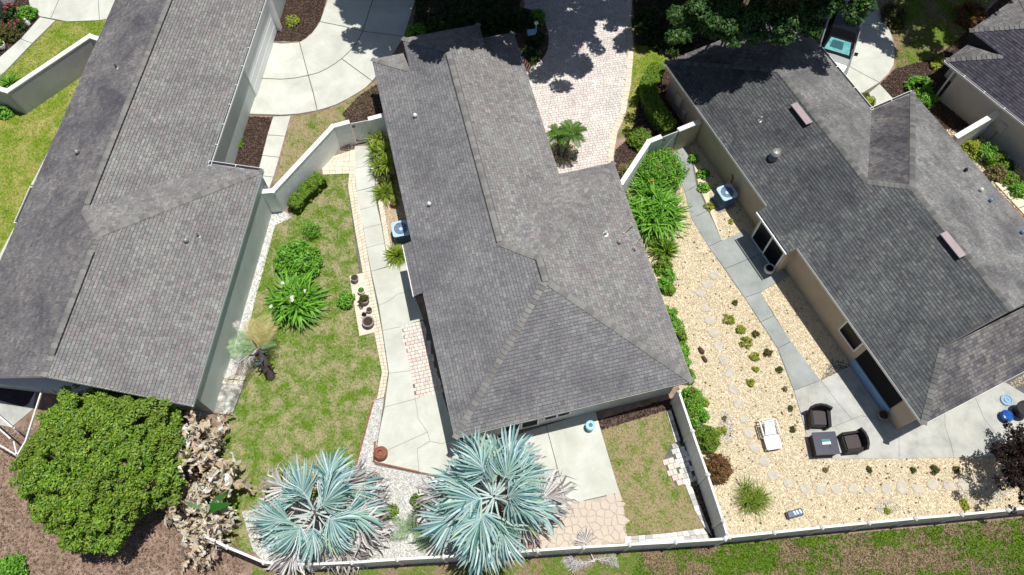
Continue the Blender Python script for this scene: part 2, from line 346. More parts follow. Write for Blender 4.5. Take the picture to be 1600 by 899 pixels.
def pebbles(name, poly, density, size, mat, z=.012, holes=()):
    P = scatter(poly, density, holes); n = len(P)
    base = np.array([(1, 0, 0), (0, 1, 0), (-1, 0, 0), (0, -1, 0), (0, 0, 1), (0, 0, -.5)]) ; th = rng.uniform(0, 6.28, n)
    sc = size * rng.uniform(.5, 1.3, (n, 1, 1)) * np.stack([np.ones(n), rng.uniform(.5, .9, n), rng.uniform(.3, .6, n)], 1)[:, None]
    V = base[None] * sc + rng.normal(0, size * .08, (n, 6, 3)); c, s = np.cos(th)[:, None], np.sin(th)[:, None]
    V = np.stack([V[..., 0] * c - V[..., 1] * s, V[..., 0] * s + V[..., 1] * c, V[..., 2]], -1); V[..., :2] += P[:, None]; V[..., 2] += z + size * .1
    o = bulk(name, V, 3, mat, None, 'stuff', [(0, 1, 4), (1, 2, 4), (2, 3, 4), (3, 0, 4), (1, 0, 5), (2, 1, 5), (3, 2, 5), (0, 3, 5)]); return o
def grass(name, poly, density, h, mat, holes=(), z=.008, w=.016):
    P = scatter(poly, density, holes); n = len(P); th = rng.uniform(0, 6.28, n); L = h * rng.uniform(.5, 1.4, n)
    d = np.stack([np.cos(th), np.sin(th)], 1); sd = np.stack([-d[:, 1], d[:, 0]], 1); lean = rng.uniform(.3, 1.2, (n, 1))
    V = np.zeros((n, 3, 3)); V[:, 0, :2] = P - sd * w; V[:, 1, :2] = P + sd * w; V[:, 2, :2] = P + d * L[:, None] * lean
    V[:, :2, 2] = z; V[:, 2, 2] = z + L; return bulk(name, V, 3, mat, None, 'stuff')
def leaf_arrays(P, N, size, aspect=.5, jit=.45):
    """diamond leaves at points P facing roughly N"""
    n = len(P); N = N + rng.normal(0, jit, (n, 3)); N /= np.linalg.norm(N, axis=1, keepdims=True) + 1e-9
    a = np.cross(N, rng.normal(0, 1, (n, 3))); a /= np.linalg.norm(a, axis=1, keepdims=True) + 1e-9; b = np.cross(N, a)
    s = size * rng.uniform(.6, 1.3, (n, 1)); tip = P + a * s; mid = P + N * s * .08
    return np.stack([P - a * s, mid + b * s * aspect, tip - N * s * .25, mid - b * s * aspect], 1)
def clump_leaves(cent, per, sigma, size, up=.8, flat=.7, aspect=.5, core=None):
    cent = np.asarray(cent, float); n = len(cent) * per
    d = rng.normal(0, 1, (n, 3)); d /= np.linalg.norm(d, axis=1, keepdims=True); d[:, 2] *= flat
    r = np.abs(rng.normal(0, .35, (n, 1))); P = np.repeat(cent, per, 0) + d * sigma * (1.15 - np.minimum(r, 1))
    N = d.copy(); N[:, 2] += up
    return leaf_arrays(P, N, size, aspect)
def blades(n, L, w, elev, droop, base_r=.03, seg=3, zb=0):
    """arching strap leaves in a rosette -> (n, 2*(seg+1), 3)"""
    th = rng.uniform(0, 6.28, n); el = rng.uniform(*elev, n); Ln = L * rng.uniform(.65, 1.15, n); dr = droop * rng.uniform(.5, 1.5, n)
    V = np.zeros((n, 2 * (seg + 1), 3)); d = np.stack([np.cos(th), np.sin(th)], 1); sd = np.stack([-d[:, 1], d[:, 0]], 1)
    for i in range(seg + 1):
        t = i / seg; rr = base_r + Ln * t * np.cos(el) * (1 + .1 * t); zz = zb + Ln * (t * np.sin(el) - dr * t * t); ww = w * (1.0 - t ** 2) ** .7 + .002
        for k, sg in ((0, -1), (1, 1)):
            V[:, 2 * i + k, :2] = d * rr[:, None] + sd * sg * ww; V[:, 2 * i + k, 2] = zz
    return V
def blade_faces(seg=3): return [(2 * i, 2 * i + 1, 2 * i + 3, 2 * i + 2) for i in range(seg)]

# ------------------------------------------------------------------ ground, lawns, paving
MB().add([(-400, -400, 0), (400, -400, 0), (400, 400, 0), (-400, 400, 0)], [(0, 1, 2, 3)]).build('ground', 'soil', kind='structure')
def slabs(root_name, label, base, pieces, z1, mat='concrete', gap=.015, joint='joint', z0=.016):
    """a paved surface (structure) whose separately cast slabs are its parts"""
    r = sheet(root_name, PX(base), z0, joint); r['label'] = label
    for p in pieces:
        MB().prism(inset(PX(p), gap), .0, z1).build('concrete_slab', mat, r)
    return r
def pave(name, poly, mat, lx, ly, ang, z0, z1, parent=None, gap=.008, label=None, bondshift=.5):
    """small pavers laid in rows, clipped to the outline, one part"""
    poly = poly if area(poly) > 0 else poly[::-1]; a = np.array(poly); c, s = math.cos(ang), math.sin(ang); ctr = a.mean(0)
    q = (a - ctr) @ np.array([[c, -s], [s, c]]); lo, hi = q.min(0), q.max(0); V = []; F = []
    row = 0; y = lo[1]
    while y < hi[1]:
        x = lo[0] - lx * (bondshift * (row % 2)) - random.random() * lx * .1
        while x < hi[0]:
            w = lx * random.choice((1, 1, 1, .7)); u = [(x + gap, y + gap), (x + w - gap, y + gap), (x + w - gap, y + ly - gap), (x + gap, y + ly - gap)]
            ww = [(ctr[0] + p * c - r_ * s, ctr[1] + p * s + r_ * c) for p, r_ in u]; x += w
            inside = in_poly(np.array(ww), poly)
            if not inside.any(): continue
            if not inside.all():
                if not in_poly(np.array([np.mean(ww, 0)]), poly)[0]: continue
            z = z1 + random.uniform(-.004, .004); b = len(V)
            V += [(*p, z) for p in ww] + [(*p, z0) for p in ww]; F += [(b, b + 1, b + 2, b + 3)] + [(b + i, b + 4 + i, b + 4 + (i + 1) % 4, b + (i + 1) % 4) for i in range(4)]
        y += ly; row += 1
    m = MB(); m.v = V; m.f = F; m.m = [0] * len(F); return m.build(name, mat, parent, 'stuff')

def pave_strip(name, left, right, mat, ly, cols, z0, z1, parent=None, gap=.006):
    """pavers laid in rows between two edges given as photo pixels"""
    m = MB(); L = [Vector(p) for p in PX(left)]; Rr = [Vector(p) for p in PX(right)]
    for i in range(len(L) - 1):
        n = max(1, round(((L[i + 1] - L[i]).length + (Rr[i + 1] - Rr[i]).length) / 2 / ly))
        for j in range(n):
            a0, a1 = L[i].lerp(L[i + 1], j / n), L[i].lerp(L[i + 1], (j + 1) / n); b0, b1 = Rr[i].lerp(Rr[i + 1], j / n), Rr[i].lerp(Rr[i + 1], (j + 1) / n)
            cuts = [0] + sorted((k + random.uniform(-.18, .18)) / cols for k in range(1, cols)) + [1]
            for c0, c1 in zip(cuts, cuts[1:]): m.prism(inset([tuple(a0.lerp(b0, c0)), tuple(a0.lerp(b0, c1)), tuple(a1.lerp(b1, c1)), tuple(a1.lerp(b1, c0))], gap), z0, z1 + random.uniform(-.003, .003))
    return m.build(name, mat, parent, 'stuff')
# west lawn beyond the left house
lawnW = PX([(-80, 180), (20, 182), (70, 150), (135, 98), (140, 130), (100, 215), (50, 320), (-20, 440), (-120, 440)])
sheet('lawn', lawnW, .008, 'lush_lawn'); grass('lawn_grass', lawnW, 420, .05, 'lush_lawn_blades')
lawnNW = PX([(88, 33), (105, 35), (145, 34), (190, 27), (185, 50), (150, 75), (10, 140), (0, 130), (8, 113)])
sheet('lawn', lawnNW, .008, 'lush_lawn'); grass('lawn_grass', lawnNW, 420, .05, 'lush_lawn_blades')
r = slabs('footpath', 'pale concrete strip at the foot of the left house', [(124, 135), (140, 130), (60, 290), (48, 290)], [[(124, 135), (140, 130), (97, 215), (86, 217)], [(86, 217), (97, 215), (60, 290), (48, 290)]], .04)
r = slabs('footpath', 'pale concrete strip at the lower west foot of the left house', [(22, 357), (34, 357), (0, 425), (-14, 425)], [[(22, 357), (34, 357), (0, 425), (-14, 425)]], .05)
# drives and walks at the upper left
slabs('driveway', 'pale concrete driveway in the upper left corner', [(45, 0), (20, -60), (240, -60), (200, 0), (190, 27), (145, 34), (105, 35), (63, 27), (45, 12)],
      [[(30, -30), (20, -60), (105, -60), (93, 0), (80, 30), (63, 27), (48, 13), (45, 0)], [(93, 0), (105, -60), (160, -60), (154, 0), (156, 33), (105, 35), (80, 30)], [(154, 0), (160, -60), (240, -60), (200, 0), (190, 27), (156, 33)]], .05)
slabs('walkway', 'narrow concrete walk beside the flower bed', [(63, 28), (88, 33), (10, 112), (0, 128), (-60, 190), (-90, 180), (0, 95)],
      [[(63, 28), (88, 33), (51, 69), (33, 62)], [(33, 62), (51, 69), (10, 112), (0, 121), (-28, 115)], [(-28, 115), (0, 121), (-60, 190), (-90, 180)]], .055)
bed = PX([(-120, 130), (-40, 10), (30, -20), (45, 0), (47, 14), (62, 28), (33, 60), (-90, 178)])
sheet('mulch_bed', bed, .006, 'mulch'); pebbles('mulch_chips', bed, 500, .05, 'mulch_chip')
# fan-shaped concrete drive between the left and middle houses
arc_mid = [(482, 119), (497, 115), (510, 109), (523, 101), (534, 93), (546, 82), (556, 70), (562, 60), (567, 50)]
slabs('driveway', 'fan-shaped pale concrete driveway between the left and middle houses',
      [(383, 180), (418, 66), (468, 67), (485, 55), (500, 35), (512, 0), (525, -80), (670, -80), (650, 0), (632, 58), (600, 105), (584, 128), (560, 146), (525, 165), (496, 174), (440, 182)],
      [[(418, 66), (440, 69), (468, 67), (475, 92), (482, 119), (462, 123), (440, 125), (399, 123)],
       [(399, 123), (440, 125), (462, 123), (482, 119), (490, 147), (496, 174), (468, 179), (440, 181), (383, 179)],
       [(468, 67), (478, 61), (487, 53), (495, 43), (500, 35), (535, 42), (567, 50)] + arc_mid[::-1][1:],
       arc_mid[:5] + [(582, 128), (572, 138), (560, 146), (543, 156), (525, 165), (510, 170), (496, 174), (490, 147)],
       arc_mid[4:] + [(600, 54), (632, 58), (615, 85), (600, 105), (582, 128)],
       [(500, 35), (512, 0), (520, -60), (605, -60), (583, 0), (567, 50), (535, 42)], [(583, 0), (605, -60), (665, -60), (650, 0), (632, 58), (600, 54), (567, 50)]], .05, 'concrete', .024)
mb1 = PX([(418, 64), (428, 0), (470, -30), (520, -30), (510, 0), (500, 33), (487, 52), (470, 65)]); sheet('mulch_bed', mb1, .006, 'mulch'); pebbles('mulch_chips', mb1, 420, .05, 'mulch_chip')
mb2 = PX([(340, 270), (383, 182), (427, 184), (400, 298)]); sheet('mulch_bed', mb2, .006, 'mulch'); pebbles('mulch_chips', mb2, 420, .05, 'mulch_chip')
slabs('walkway', 'short concrete walk from the fan drive to the garden wall', [(427, 183), (455, 182), (421, 292), (395, 300)],
      [[(427, 183), (455, 182), (446, 214), (418, 212)], [(418, 212), (446, 214), (437, 247), (410, 244)], [(410, 244), (437, 247), (428, 278), (402, 275)], [(402, 275), (428, 278), (421, 296), (396, 300)]], .055)
strip = PX([(457, 184), (497, 176), (527, 167), (562, 147), (590, 126), (600, 165), (540, 192), (520, 196), (428, 292)])
sheet('lawn', strip, .008, 'dry_lawn'); grass('lawn_grass', strip, 330, .05, 'dry_lawn_blades')
mb3 = PX([(535, 178), (562, 149), (592, 130), (602, 185), (545, 194)]); sheet('mulch_bed', mb3, .012, 'mulch'); pebbles('mulch_chips', mb3, 400, .05, 'mulch_chip', .015)
# middle garden
lawnM = PX([(470, 290), (505, 274), (530, 270), (546, 269), (544, 291), (553, 330), (561, 370), (567, 426), (546, 431), (562, 526), (586, 519), (597, 585), (590, 612), (583, 626), (560, 712), (545, 770), (420, 800), (405, 868), (330, 842), (330, 770), (345, 690), (358, 645), (380, 590), (378, 555), (398, 472), (408, 424), (428, 355), (447, 343), (458, 335)])
sheet('lawn', lawnM, .008, 'lawn'); grass('lawn_grass', lawnM, 420, .05, 'lawn_blades')
stripA = PX([(414, 334), (446, 331), (457, 340), (447, 345), (430, 352), (412, 420), (398, 470), (380, 552), (362, 600), (330, 648), (300, 660), (318, 600), (350, 520)])
sheet('gravel_bed', stripA, .014, 'stained_pale'); pebbles('white_pebbles', stripA, 260, .035, 'pebble_white', .016)
gate_pad = PX([(520, 246), (533, 234), (553, 230), (557, 292), (545, 292), (547, 268), (505, 275), (500, 262)])
walk = sheet('walkway', PX([(553, 229), (586, 225), (603, 320), (612, 412), (637, 411), (650, 497), (690, 500), (700, 612), (720, 690), (775, 700), (770, 760), (652, 740), (587, 727), (585, 715), (598, 640), (605, 600), (597, 583), (585, 520), (560, 420), (543, 291)]), .016, 'joint')
walk['label'] = 'long garden walkway of pale slabs along the middle house'
for p in ([(554, 230), (585, 226), (590, 258), (555, 264)], [(555, 264), (590, 258), (586, 292), (557, 300)], [(557, 300), (586, 293), (589, 322), (561, 329)], [(561, 329), (589, 322), (596, 351), (568, 358)],
          [(568, 358), (596, 351), (601, 381), (573, 388)], [(573, 388), (601, 381), (607, 417), (580, 425)],
          [(580, 425), (607, 418), (637, 411), (645, 455), (620, 461), (608, 471), (592, 478)], [(592, 478), (608, 471), (620, 461), (645, 455), (662, 500), (628, 511), (598, 517)],
          [(598, 517), (628, 511), (642, 580), (608, 584)], [(608, 584), (642, 580), (649, 624), (601, 637), (604, 612)],
          [(601, 637), (649, 624), (654, 655), (668, 676), (588, 712), (592, 680)], [(649, 624), (690, 612), (714, 686), (690, 694), (672, 690), (668, 676), (654, 655)], [(588, 712), (668, 676), (672, 690), (652, 702), (655, 738), (588, 725), (585, 717)], [(652, 702), (672, 690), (690, 694), (714, 686), (775, 700), (768, 758), (655, 738)]):
    MB().prism(inset(PX(p), .007), .0, .05).build('concrete_slab', 'concrete', walk)
pave_strip('paving', [(521, 245), (503, 260), (505, 274)], [(555, 234), (556, 262), (556, 272)], 'travertine', .3, 5, .016, .052, walk)
pave_strip('paving', [(546, 269), (544, 292), (556, 366), (567, 427), (585, 520), (597, 583), (589, 625)], [(556, 269), (556, 292), (568, 358), (579, 424), (597, 517), (607, 584), (600, 621)], 'travertine', .17, 2, .016, .054, walk)
pave_strip('paving', [(587, 262), (587, 293), (597, 352), (607, 415)], [(594, 260), (595, 292), (604, 345), (614, 408)], 'travertine', .17, 1, .016, .054, walk)
pave('paving', PX([(628, 511), (662, 502), (690, 612), (649, 624), (642, 580)]), 'paver_pink', .2, .17, R(14), .016, .054, walk)
pave_strip('paving', [(606, 413), (609, 421)], [(640, 402), (641, 410)], 'travertine', .2, 7, .016, .05, walk)
pad = sheet('pot_pad', PX([(546, 432), (568, 427), (586, 520), (562, 526)]), .018, 'joint'); pad['label'] = 'cream tiled pad under the pots'
m = MB()
for i in range(6):
    a, b = Vector((546, 432)).lerp(Vector((562, 526)), i / 6), Vector((568, 427)).lerp(Vector((586, 520)), i / 6); c, d = Vector((546, 432)).lerp(Vector((562, 526)), (i + 1) / 6), Vector((568, 427)).lerp(Vector((586, 520)), (i + 1) / 6)
    for j in range(2): MB().prism(inset(PX([a.lerp(b, j / 2), a.lerp(b, (j + 1) / 2), c.lerp(d, (j + 1) / 2), c.lerp(d, j / 2)]), .004), .0, .05).build('tile', 'tile_pad', pad)
bg = PX([(590, 255), (612, 255), (630, 320), (648, 400), (640, 408), (613, 412), (604, 345), (596, 300)]); sheet('gravel_bed', bg, .012, 'brown_gravel'); pebbles('brown_pebbles', bg, 600, .035, 'pebble')
wg = PX([(584, 627), (600, 622), (596, 650), (587, 712), (585, 727), (652, 741), (770, 761), (775, 870), (420, 886), (395, 860), (378, 800), (545, 768), (560, 712)])
sheet('gravel_bed', wg, .014, 'white_gravel'); pebbles('white_pebbles', wg, 420, .035, 'pebble_white', .016)
edge = MB(); pts = [(583, 628), (560, 714), (545, 772)]
for a, b in zip(pts, pts[1:]): edge.beam(at(*a, .03), at(*b, .03), .06, .1)
edge.build('edging', 'terracotta', kind='structure')
edge = MB(); edge.beam(at(586, 690, .04), at(584, 722, .04), .07, .1); edge.beam(at(584, 722, .04), at(655, 738, .04), .06, .1); edge.build('edging', 'terracotta', kind='structure')
# south court of the middle house
court = slabs('patio', 'pale concrete patio behind the middle house', [(772, 690), (930, 640), (938, 668), (968, 771), (895, 787), (800, 800)], [[(772, 690), (853, 665), (886, 789), (800, 800)], [(853, 665), (930, 641), (938, 669), (968, 770), (886, 789)]], .05)
lawnS = PX([(938, 672), (1043, 643), (1052, 668), (1062, 688), (1048, 696), (1037, 722), (1056, 758), (1088, 752), (1100, 826), (976, 838), (968, 770)])
sheet('lawn', lawnS, .008, 'dry_lawn'); grass('lawn_grass', lawnS, 420, .05, 'dry_lawn_blades')
mbs = PX([(900, 684), (920, 660), (1052, 622), (1064, 635), (1128, 850), (1110, 842), (1052, 668), (1043, 641)]); sheet('mulch_bed', mbs, .006, 'mulch'); pebbles('mulch_chips', mbs, 300, .05, 'mulch_chip')
pave_strip('edging', [(1041, 643), (1055, 692)], [(1048, 641), (1063, 690)], 'pebble_white', .22, 1, .0, .07)
pave_strip('edging', [(1070, 757), (1086, 800), (1100, 824)], [(1078, 755), (1096, 797), (1112, 838)], 'pebble_white', .22, 1, .0, .06)
pave_strip('edging', [(976, 839), (1040, 834), (1099, 826)], [(976, 851), (1040, 847), (1111, 843)], 'pebble_white', .26, 2, .0, .062)
pp = sheet('paver_pad', PX([(1046, 697), (1066, 693), (1088, 752), (1056, 760), (1036, 722)]), .012, 'joint'); pp['label'] = 'small pad of square pavers on the back lawn'
pave('paving', PX([(1046, 697), (1066, 693), (1088, 752), (1070, 757), (1056, 715)]), 'pebble_white', .22, .22, R(16), .0, .05, pp)
pave('paving', PX([(1045, 712), (1054, 714), (1069, 757), (1056, 760), (1036, 722)]), 'paver_pink', .25, .24, R(16), .0, .053, pp)
# flagstones: an irregular cell pattern, each stone its own piece
fl = PX([(850, 800), (895, 787), (968, 771), (976, 800), (980, 848), (860, 857), (840, 840)]); fl = fl if area(fl) > 0 else fl[::-1]
fs = sheet('flagstone_patio', fl, .012, 'flag_joint'); fs['label'] = 'irregular flagstone paving beside the back fence'
lo, hi = np.min(fl, 0), np.max(fl, 0); seeds = []
for i in range(12):
    for j in range(8):
        x, y = lo[0] - .2 + i * .34 + (j % 2) * .17, lo[1] - .2 + j * .32
        seeds.append((x + random.uniform(-.13, .13), y + random.uniform(-.13, .13)))
for i, sd in enumerate(seeds):
    if not in_poly(np.array([sd]), fl)[0]: continue
    cell = [(sd[0] - .6, sd[1] - .6), (sd[0] + .6, sd[1] - .6), (sd[0] + .6, sd[1] + .6), (sd[0] - .6, sd[1] + .6)]
    for j, q in enumerate(seeds):
        d = Vector(q) - Vector(sd)
        if i == j or d.length > .9: continue
        mid = (Vector(q) + Vector(sd)) / 2; n = d.normalized(); t = Vector((-n.y, n.x)); a, b = mid - t * 3, mid + t * 3
        cell = clip(cell, [tuple(a), tuple(b), tuple(b - n * 6), tuple(a - n * 6)])
        if not cell: break
    if len(cell) > 2 and abs(area(cell)) > .015:
        MB().prism(inset(cell, .022), 0, .045 + random.uniform(-.004, .004)).build('flagstone', 'flagstone', fs)
# east garden: straw-coloured gravel
holes_c = [PX([(1062, 255), (1090, 240), (1128, 375), (1165, 361), (1232, 432), (1188, 457), (1236, 535), (1280, 595), (1345, 580), (1400, 690), (1600, 600), (1640, 700), (1555, 715), (1270, 717), (1255, 660), (1240, 610), (1215, 545), (1163, 466), (1107, 386)])]
gc = PX([(1137, 838), (1100, 725), (1062, 612), (1020, 430), (975, 285), (1015, 235), (1085, 205), (1110, 225), (1250, 420), (1420, 690), (1600, 585), (1700, 560), (1720, 780), (1600, 794)])
sheet('gravel_bed', gc, .012, 'gravel_bed'); pebbles('straw_pebbles', gc, 560, .032, 'pebble', .014, holes_c)
pebbles('fallen_leaves', gc, 5, .05, 'litter', .03, holes_c)
for pl in (PX([(1490, 745), (1540, 735), (1590, 760), (1560, 790), (1500, 785)]), PX([(1380, 780), (1410, 790), (1390, 808), (1365, 800)]), PX([(1120, 650), (1140, 640), (1150, 690), (1128, 700)])):
    pebbles('pale_pebbles', smooth_poly(pl), 260, .04, 'pebble_white', .03)
wk = slabs('walkway', 'blue-grey slab walkway beside the right house', [(1040, 232), (1075, 222), (1092, 290), (1128, 376), (1165, 361), (1236, 430), (1188, 457), (1236, 535), (1282, 595), (1240, 612), (1214, 545), (1163, 466), (1107, 386), (1070, 300)],
      [[(1045, 235), (1075, 225), (1088, 290), (1070, 302)], [(1070, 302), (1088, 290), (1106, 330), (1080, 342)], [(1080, 342), (1106, 330), (1128, 376), (1107, 386)], [(1107, 386), (1128, 376), (1165, 361), (1195, 395), (1132, 421)],
       [(1132, 421), (1195, 395), (1232, 432), (1188, 457), (1163, 466)], [(1163, 466), (1188, 457), (1209, 494), (1188, 504)], [(1188, 504), (1209, 494), (1236, 534), (1215, 545)], [(1215, 545), (1236, 534), (1282, 595), (1240, 611)]], .045, 'grey_slab', .012)
pt = slabs('patio', 'grey weathered concrete patio at the corner of the right house', [(1240, 611), (1282, 595), (1300, 560), (1400, 600), (1600, 560), (1660, 570), (1640, 640), (1600, 700), (1555, 714), (1270, 718), (1255, 662)],
      [[(1240, 611), (1282, 595), (1310, 632), (1331, 656), (1300, 668), (1256, 664)], [(1282, 595), (1345, 565), (1404, 650), (1404, 664), (1345, 650), (1331, 656), (1310, 632)], [(1256, 664), (1300, 668), (1331, 656), (1345, 650), (1404, 664), (1404, 717), (1270, 718)],
       [(1404, 650), (1475, 630), (1476, 668), (1484, 690), (1490, 716), (1404, 717)], [(1475, 630), (1520, 615), (1537, 655), (1556, 680), (1560, 714), (1490, 716), (1484, 690), (1476, 668)], [(1520, 615), (1570, 598), (1640, 640), (1600, 700), (1560, 714), (1556, 680), (1537, 655)]], .045, 'old_concrete', .006, 'crack')
# paver drive of the middle house
dr = sheet('driveway', PX([(800, 100), (838, -80), (992, -80), (985, 30), (989, 80), (985, 130), (976, 180), (964, 205), (958, 240), (957, 262), (880, 300), (830, 250)]), .012, 'flag_joint')
dr['label'] = 'pink and cream paver driveway east of the middle house'
drv = PX([(800, 100), (838, -80), (984, -80), (977, 30), (981, 80), (977, 130), (968, 178), (956, 203), (950, 240), (950, 265), (880, 300), (820, 240)])
pave('paving', drv, 'paver', .19, .15, R(10), .012, .05, dr, .007)
pave_strip('edging', [(984, -80), (977, 30), (981, 80), (977, 130), (968, 178), (956, 203), (950, 240), (950, 265)], [(993, -80), (986, 30), (990, 80), (986, 130), (977, 182), (965, 207), (959, 240), (958, 262)], 'travertine', .3, 1, .0, .058, dr)
oval = smooth_poly(PX([(800, 10), (840, 18), (856, 45), (858, 75), (846, 98), (822, 108), (790, 112), (780, 40)]))
sheet('mulch_bed', oval, .066, 'mulch')
circ = [(at(879, 240)[0] + .78 * math.cos(t), at(879, 240)[1] + .72 * math.sin(t)) for t in np.linspace(0, 6.2, 18)]; sheet('mulch_bed', circ, .064, 'mulch'); pebbles('mulch_chips', circ, 500, .05, 'pebble', .064)
gl = PX([(987, 70), (1010, 72), (1045, 92), (1030, 118), (1012, 132), (1004, 165), (985, 215), (967, 212), (978, 182), (988, 130)])
sheet('lawn', gl, .008, 'lush_lawn'); grass('lawn_grass', gl, 420, .05, 'lush_lawn_blades')
mb4 = PX([(1000, 150), (1012, 130), (1048, 100), (1110, 210), (1012, 226), (972, 285), (958, 262), (962, 235), (985, 214)]); sheet('mulch_bed', mb4, .014, 'mulch'); pebbles('mulch_chips', mb4, 450, .05, 'mulch_chip', .016)
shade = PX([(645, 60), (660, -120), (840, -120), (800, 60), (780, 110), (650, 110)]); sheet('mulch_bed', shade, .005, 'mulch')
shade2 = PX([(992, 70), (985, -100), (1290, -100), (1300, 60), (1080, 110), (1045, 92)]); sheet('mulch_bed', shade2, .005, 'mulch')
# north-east corner
slabs('driveway', 'pale concrete driveway under the parked car', [(1250, 40), (1290, -80), (1345, -80), (1367, 0), (1387, 40), (1398, 75), (1396, 103), (1374, 131), (1355, 145), (1330, 150), (1270, 110)],
      [[(1250, 40), (1280, -20), (1345, 20), (1327, 105), (1300, 130), (1262, 90)], [(1280, -20), (1300, -80), (1340, -80), (1367, 0), (1386, 40), (1345, 40), (1345, 20)], [(1345, 40), (1386, 40), (1394, 60), (1398, 80), (1396, 103), (1387, 117), (1374, 130), (1350, 118), (1327, 105)], [(1300, 130), (1327, 105), (1350, 118), (1374, 130), (1345, 148), (1330, 148)]], .05)
slabs('walkway', 'short concrete step slab at the door of the right house', [(1374, 132), (1397, 157), (1360, 180), (1352, 147)], [[(1374, 132), (1397, 157), (1368, 175), (1357, 146)]], .045)
mb5 = PX([(1374, 133), (1398, 108), (1460, 90), (1500, 60), (1600, -40), (1620, 60), (1530, 200), (1545, 222), (1420, 190), (1395, 158)]); sheet('mulch_bed', mb5, .006, 'mulch'); pebbles('mulch_chips', mb5, 330, .05, 'mulch_chip')
gn = PX([(1372, -60), (1600, -60), (1520, 40), (1465, 92), (1400, 106), (1402, 75), (1390, 40)]); sheet('lawn', gn, .008, 'wild_lawn'); grass('lawn_grass', gn, 330, .06, 'lush_lawn_blades')
mb6 = PX([(1440, 200), (1530, 205), (1700, 330), (1660, 400), (1560, 300)]); sheet('mulch_bed', mb6, .009, 'soil'); pebbles('mulch_chips', mb6, 500, .05, 'pebble', .012)
# rough verge south of the back fence
vg = PX([(1000, 862), (1140, 850), (1400, 828), (1720, 798), (1760, 1000), (960, 1000)]); sheet('lawn', vg, .008, 'wild_lawn'); grass('lawn_grass', vg, 600, .09, 'wild_lawn_blades', w=.02)
vg2 = PX([(395, 884), (560, 892), (860, 870), (1000, 862), (960, 1000), (380, 1000)]); sheet('lawn', vg2, .008, 'wild_lawn'); grass('lawn_grass', vg2, 330, .07, 'dry_lawn_blades')
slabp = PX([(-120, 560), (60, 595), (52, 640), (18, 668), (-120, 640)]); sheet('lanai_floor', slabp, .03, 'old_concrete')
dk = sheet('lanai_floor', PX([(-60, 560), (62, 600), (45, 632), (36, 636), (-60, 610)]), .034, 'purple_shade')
litter = PX([(-150, 640), (20, 670), (120, 640), (330, 650), (350, 760), (385, 880), (330, 1000), (-150, 1000)]); pebbles('leaf_litter', litter, 160, .055, 'litter', .0)
# ------------------------------------------------------------------ houses
ZE, PT = 2.6, .385
def shingles(polys, zf, t, off, mat, parent, mb=None):
    """courses of separate tabs on one roof plane; polys convex CCW in plan, t = uphill direction in plan, off = eave coordinate"""
    dc = .133; V = []; F = []; s_ = (-t[1], t[0])
    for poly in polys:
        if area(poly) < 0: poly = poly[::-1]
        a = np.array(poly); cs = a @ np.array(t) - off; ss = a @ np.array(s_); n = len(poly)
        edges = [(poly[i], (poly[(i + 1) % n][0] - poly[i][0], poly[(i + 1) % n][1] - poly[i][1])) for i in range(n)]
        for row in range(int(math.floor(cs.min() / dc + 1e-6)), int(math.ceil(cs.max() / dc - 1e-6))):
            c0, c1 = row * dc + .012, (row + 1) * dc; x = ss.min() - random.random() * .2
            rowpts = clip([tuple(np.array(t) * (off + c) + np.array(s_) * q) for c, q in ((c0, ss.max() + 1), (c0, ss.min() - 1), (c1, ss.min() - 1), (c1, ss.max() + 1))], poly)
            if not rowpts: continue
            q = [p[0] * s_[0] + p[1] * s_[1] for p in rowpts]; x = min(q) - random.random() * .25; xe = max(q)
            while x < xe:
                w = random.choice((.12, .15, .18, .21, .26)); th = random.choice((.007, .014, .019)); x1 = x + w - .010
                quad = [(t[0] * (off + c) + s_[0] * y, t[1] * (off + c) + s_[1] * y) for c, y in ((c0, x1), (c0, x), (c1, x), (c1, x1))]; x += w
                ins = all(all(d[0] * (p[1] - o[1]) - d[1] * (p[0] - o[0]) >= -1e-6 for o, d in edges) for p in quad)
                pp_ = quad if ins else clip(quad, poly)
                if len(pp_) < 3: continue
                if area(pp_) < 0: pp_ = pp_[::-1]; 
                b = len(V)
                for p in pp_:
                    c = p[0] * t[0] + p[1] * t[1] - off; V.append((*p, zf(*p) + .006 + th * (1 - (c - c0) / dc)))
                F.append(tuple(range(b, b + len(pp_))))
                if ins:
                    lo = sorted(range(4), key=lambda i: pp_[i][0] * t[0] + pp_[i][1] * t[1])[:2]; k = len(V)
                    V += [(*pp_[i], zf(*pp_[i])) for i in lo]; F.append((b + lo[0], b + lo[1], k + 1, k))
    m = MB(); m.v = V; m.f = F; m.m = [0] * len(F); return m.build('shingles', mat, parent, 'stuff')
CAPM = {}
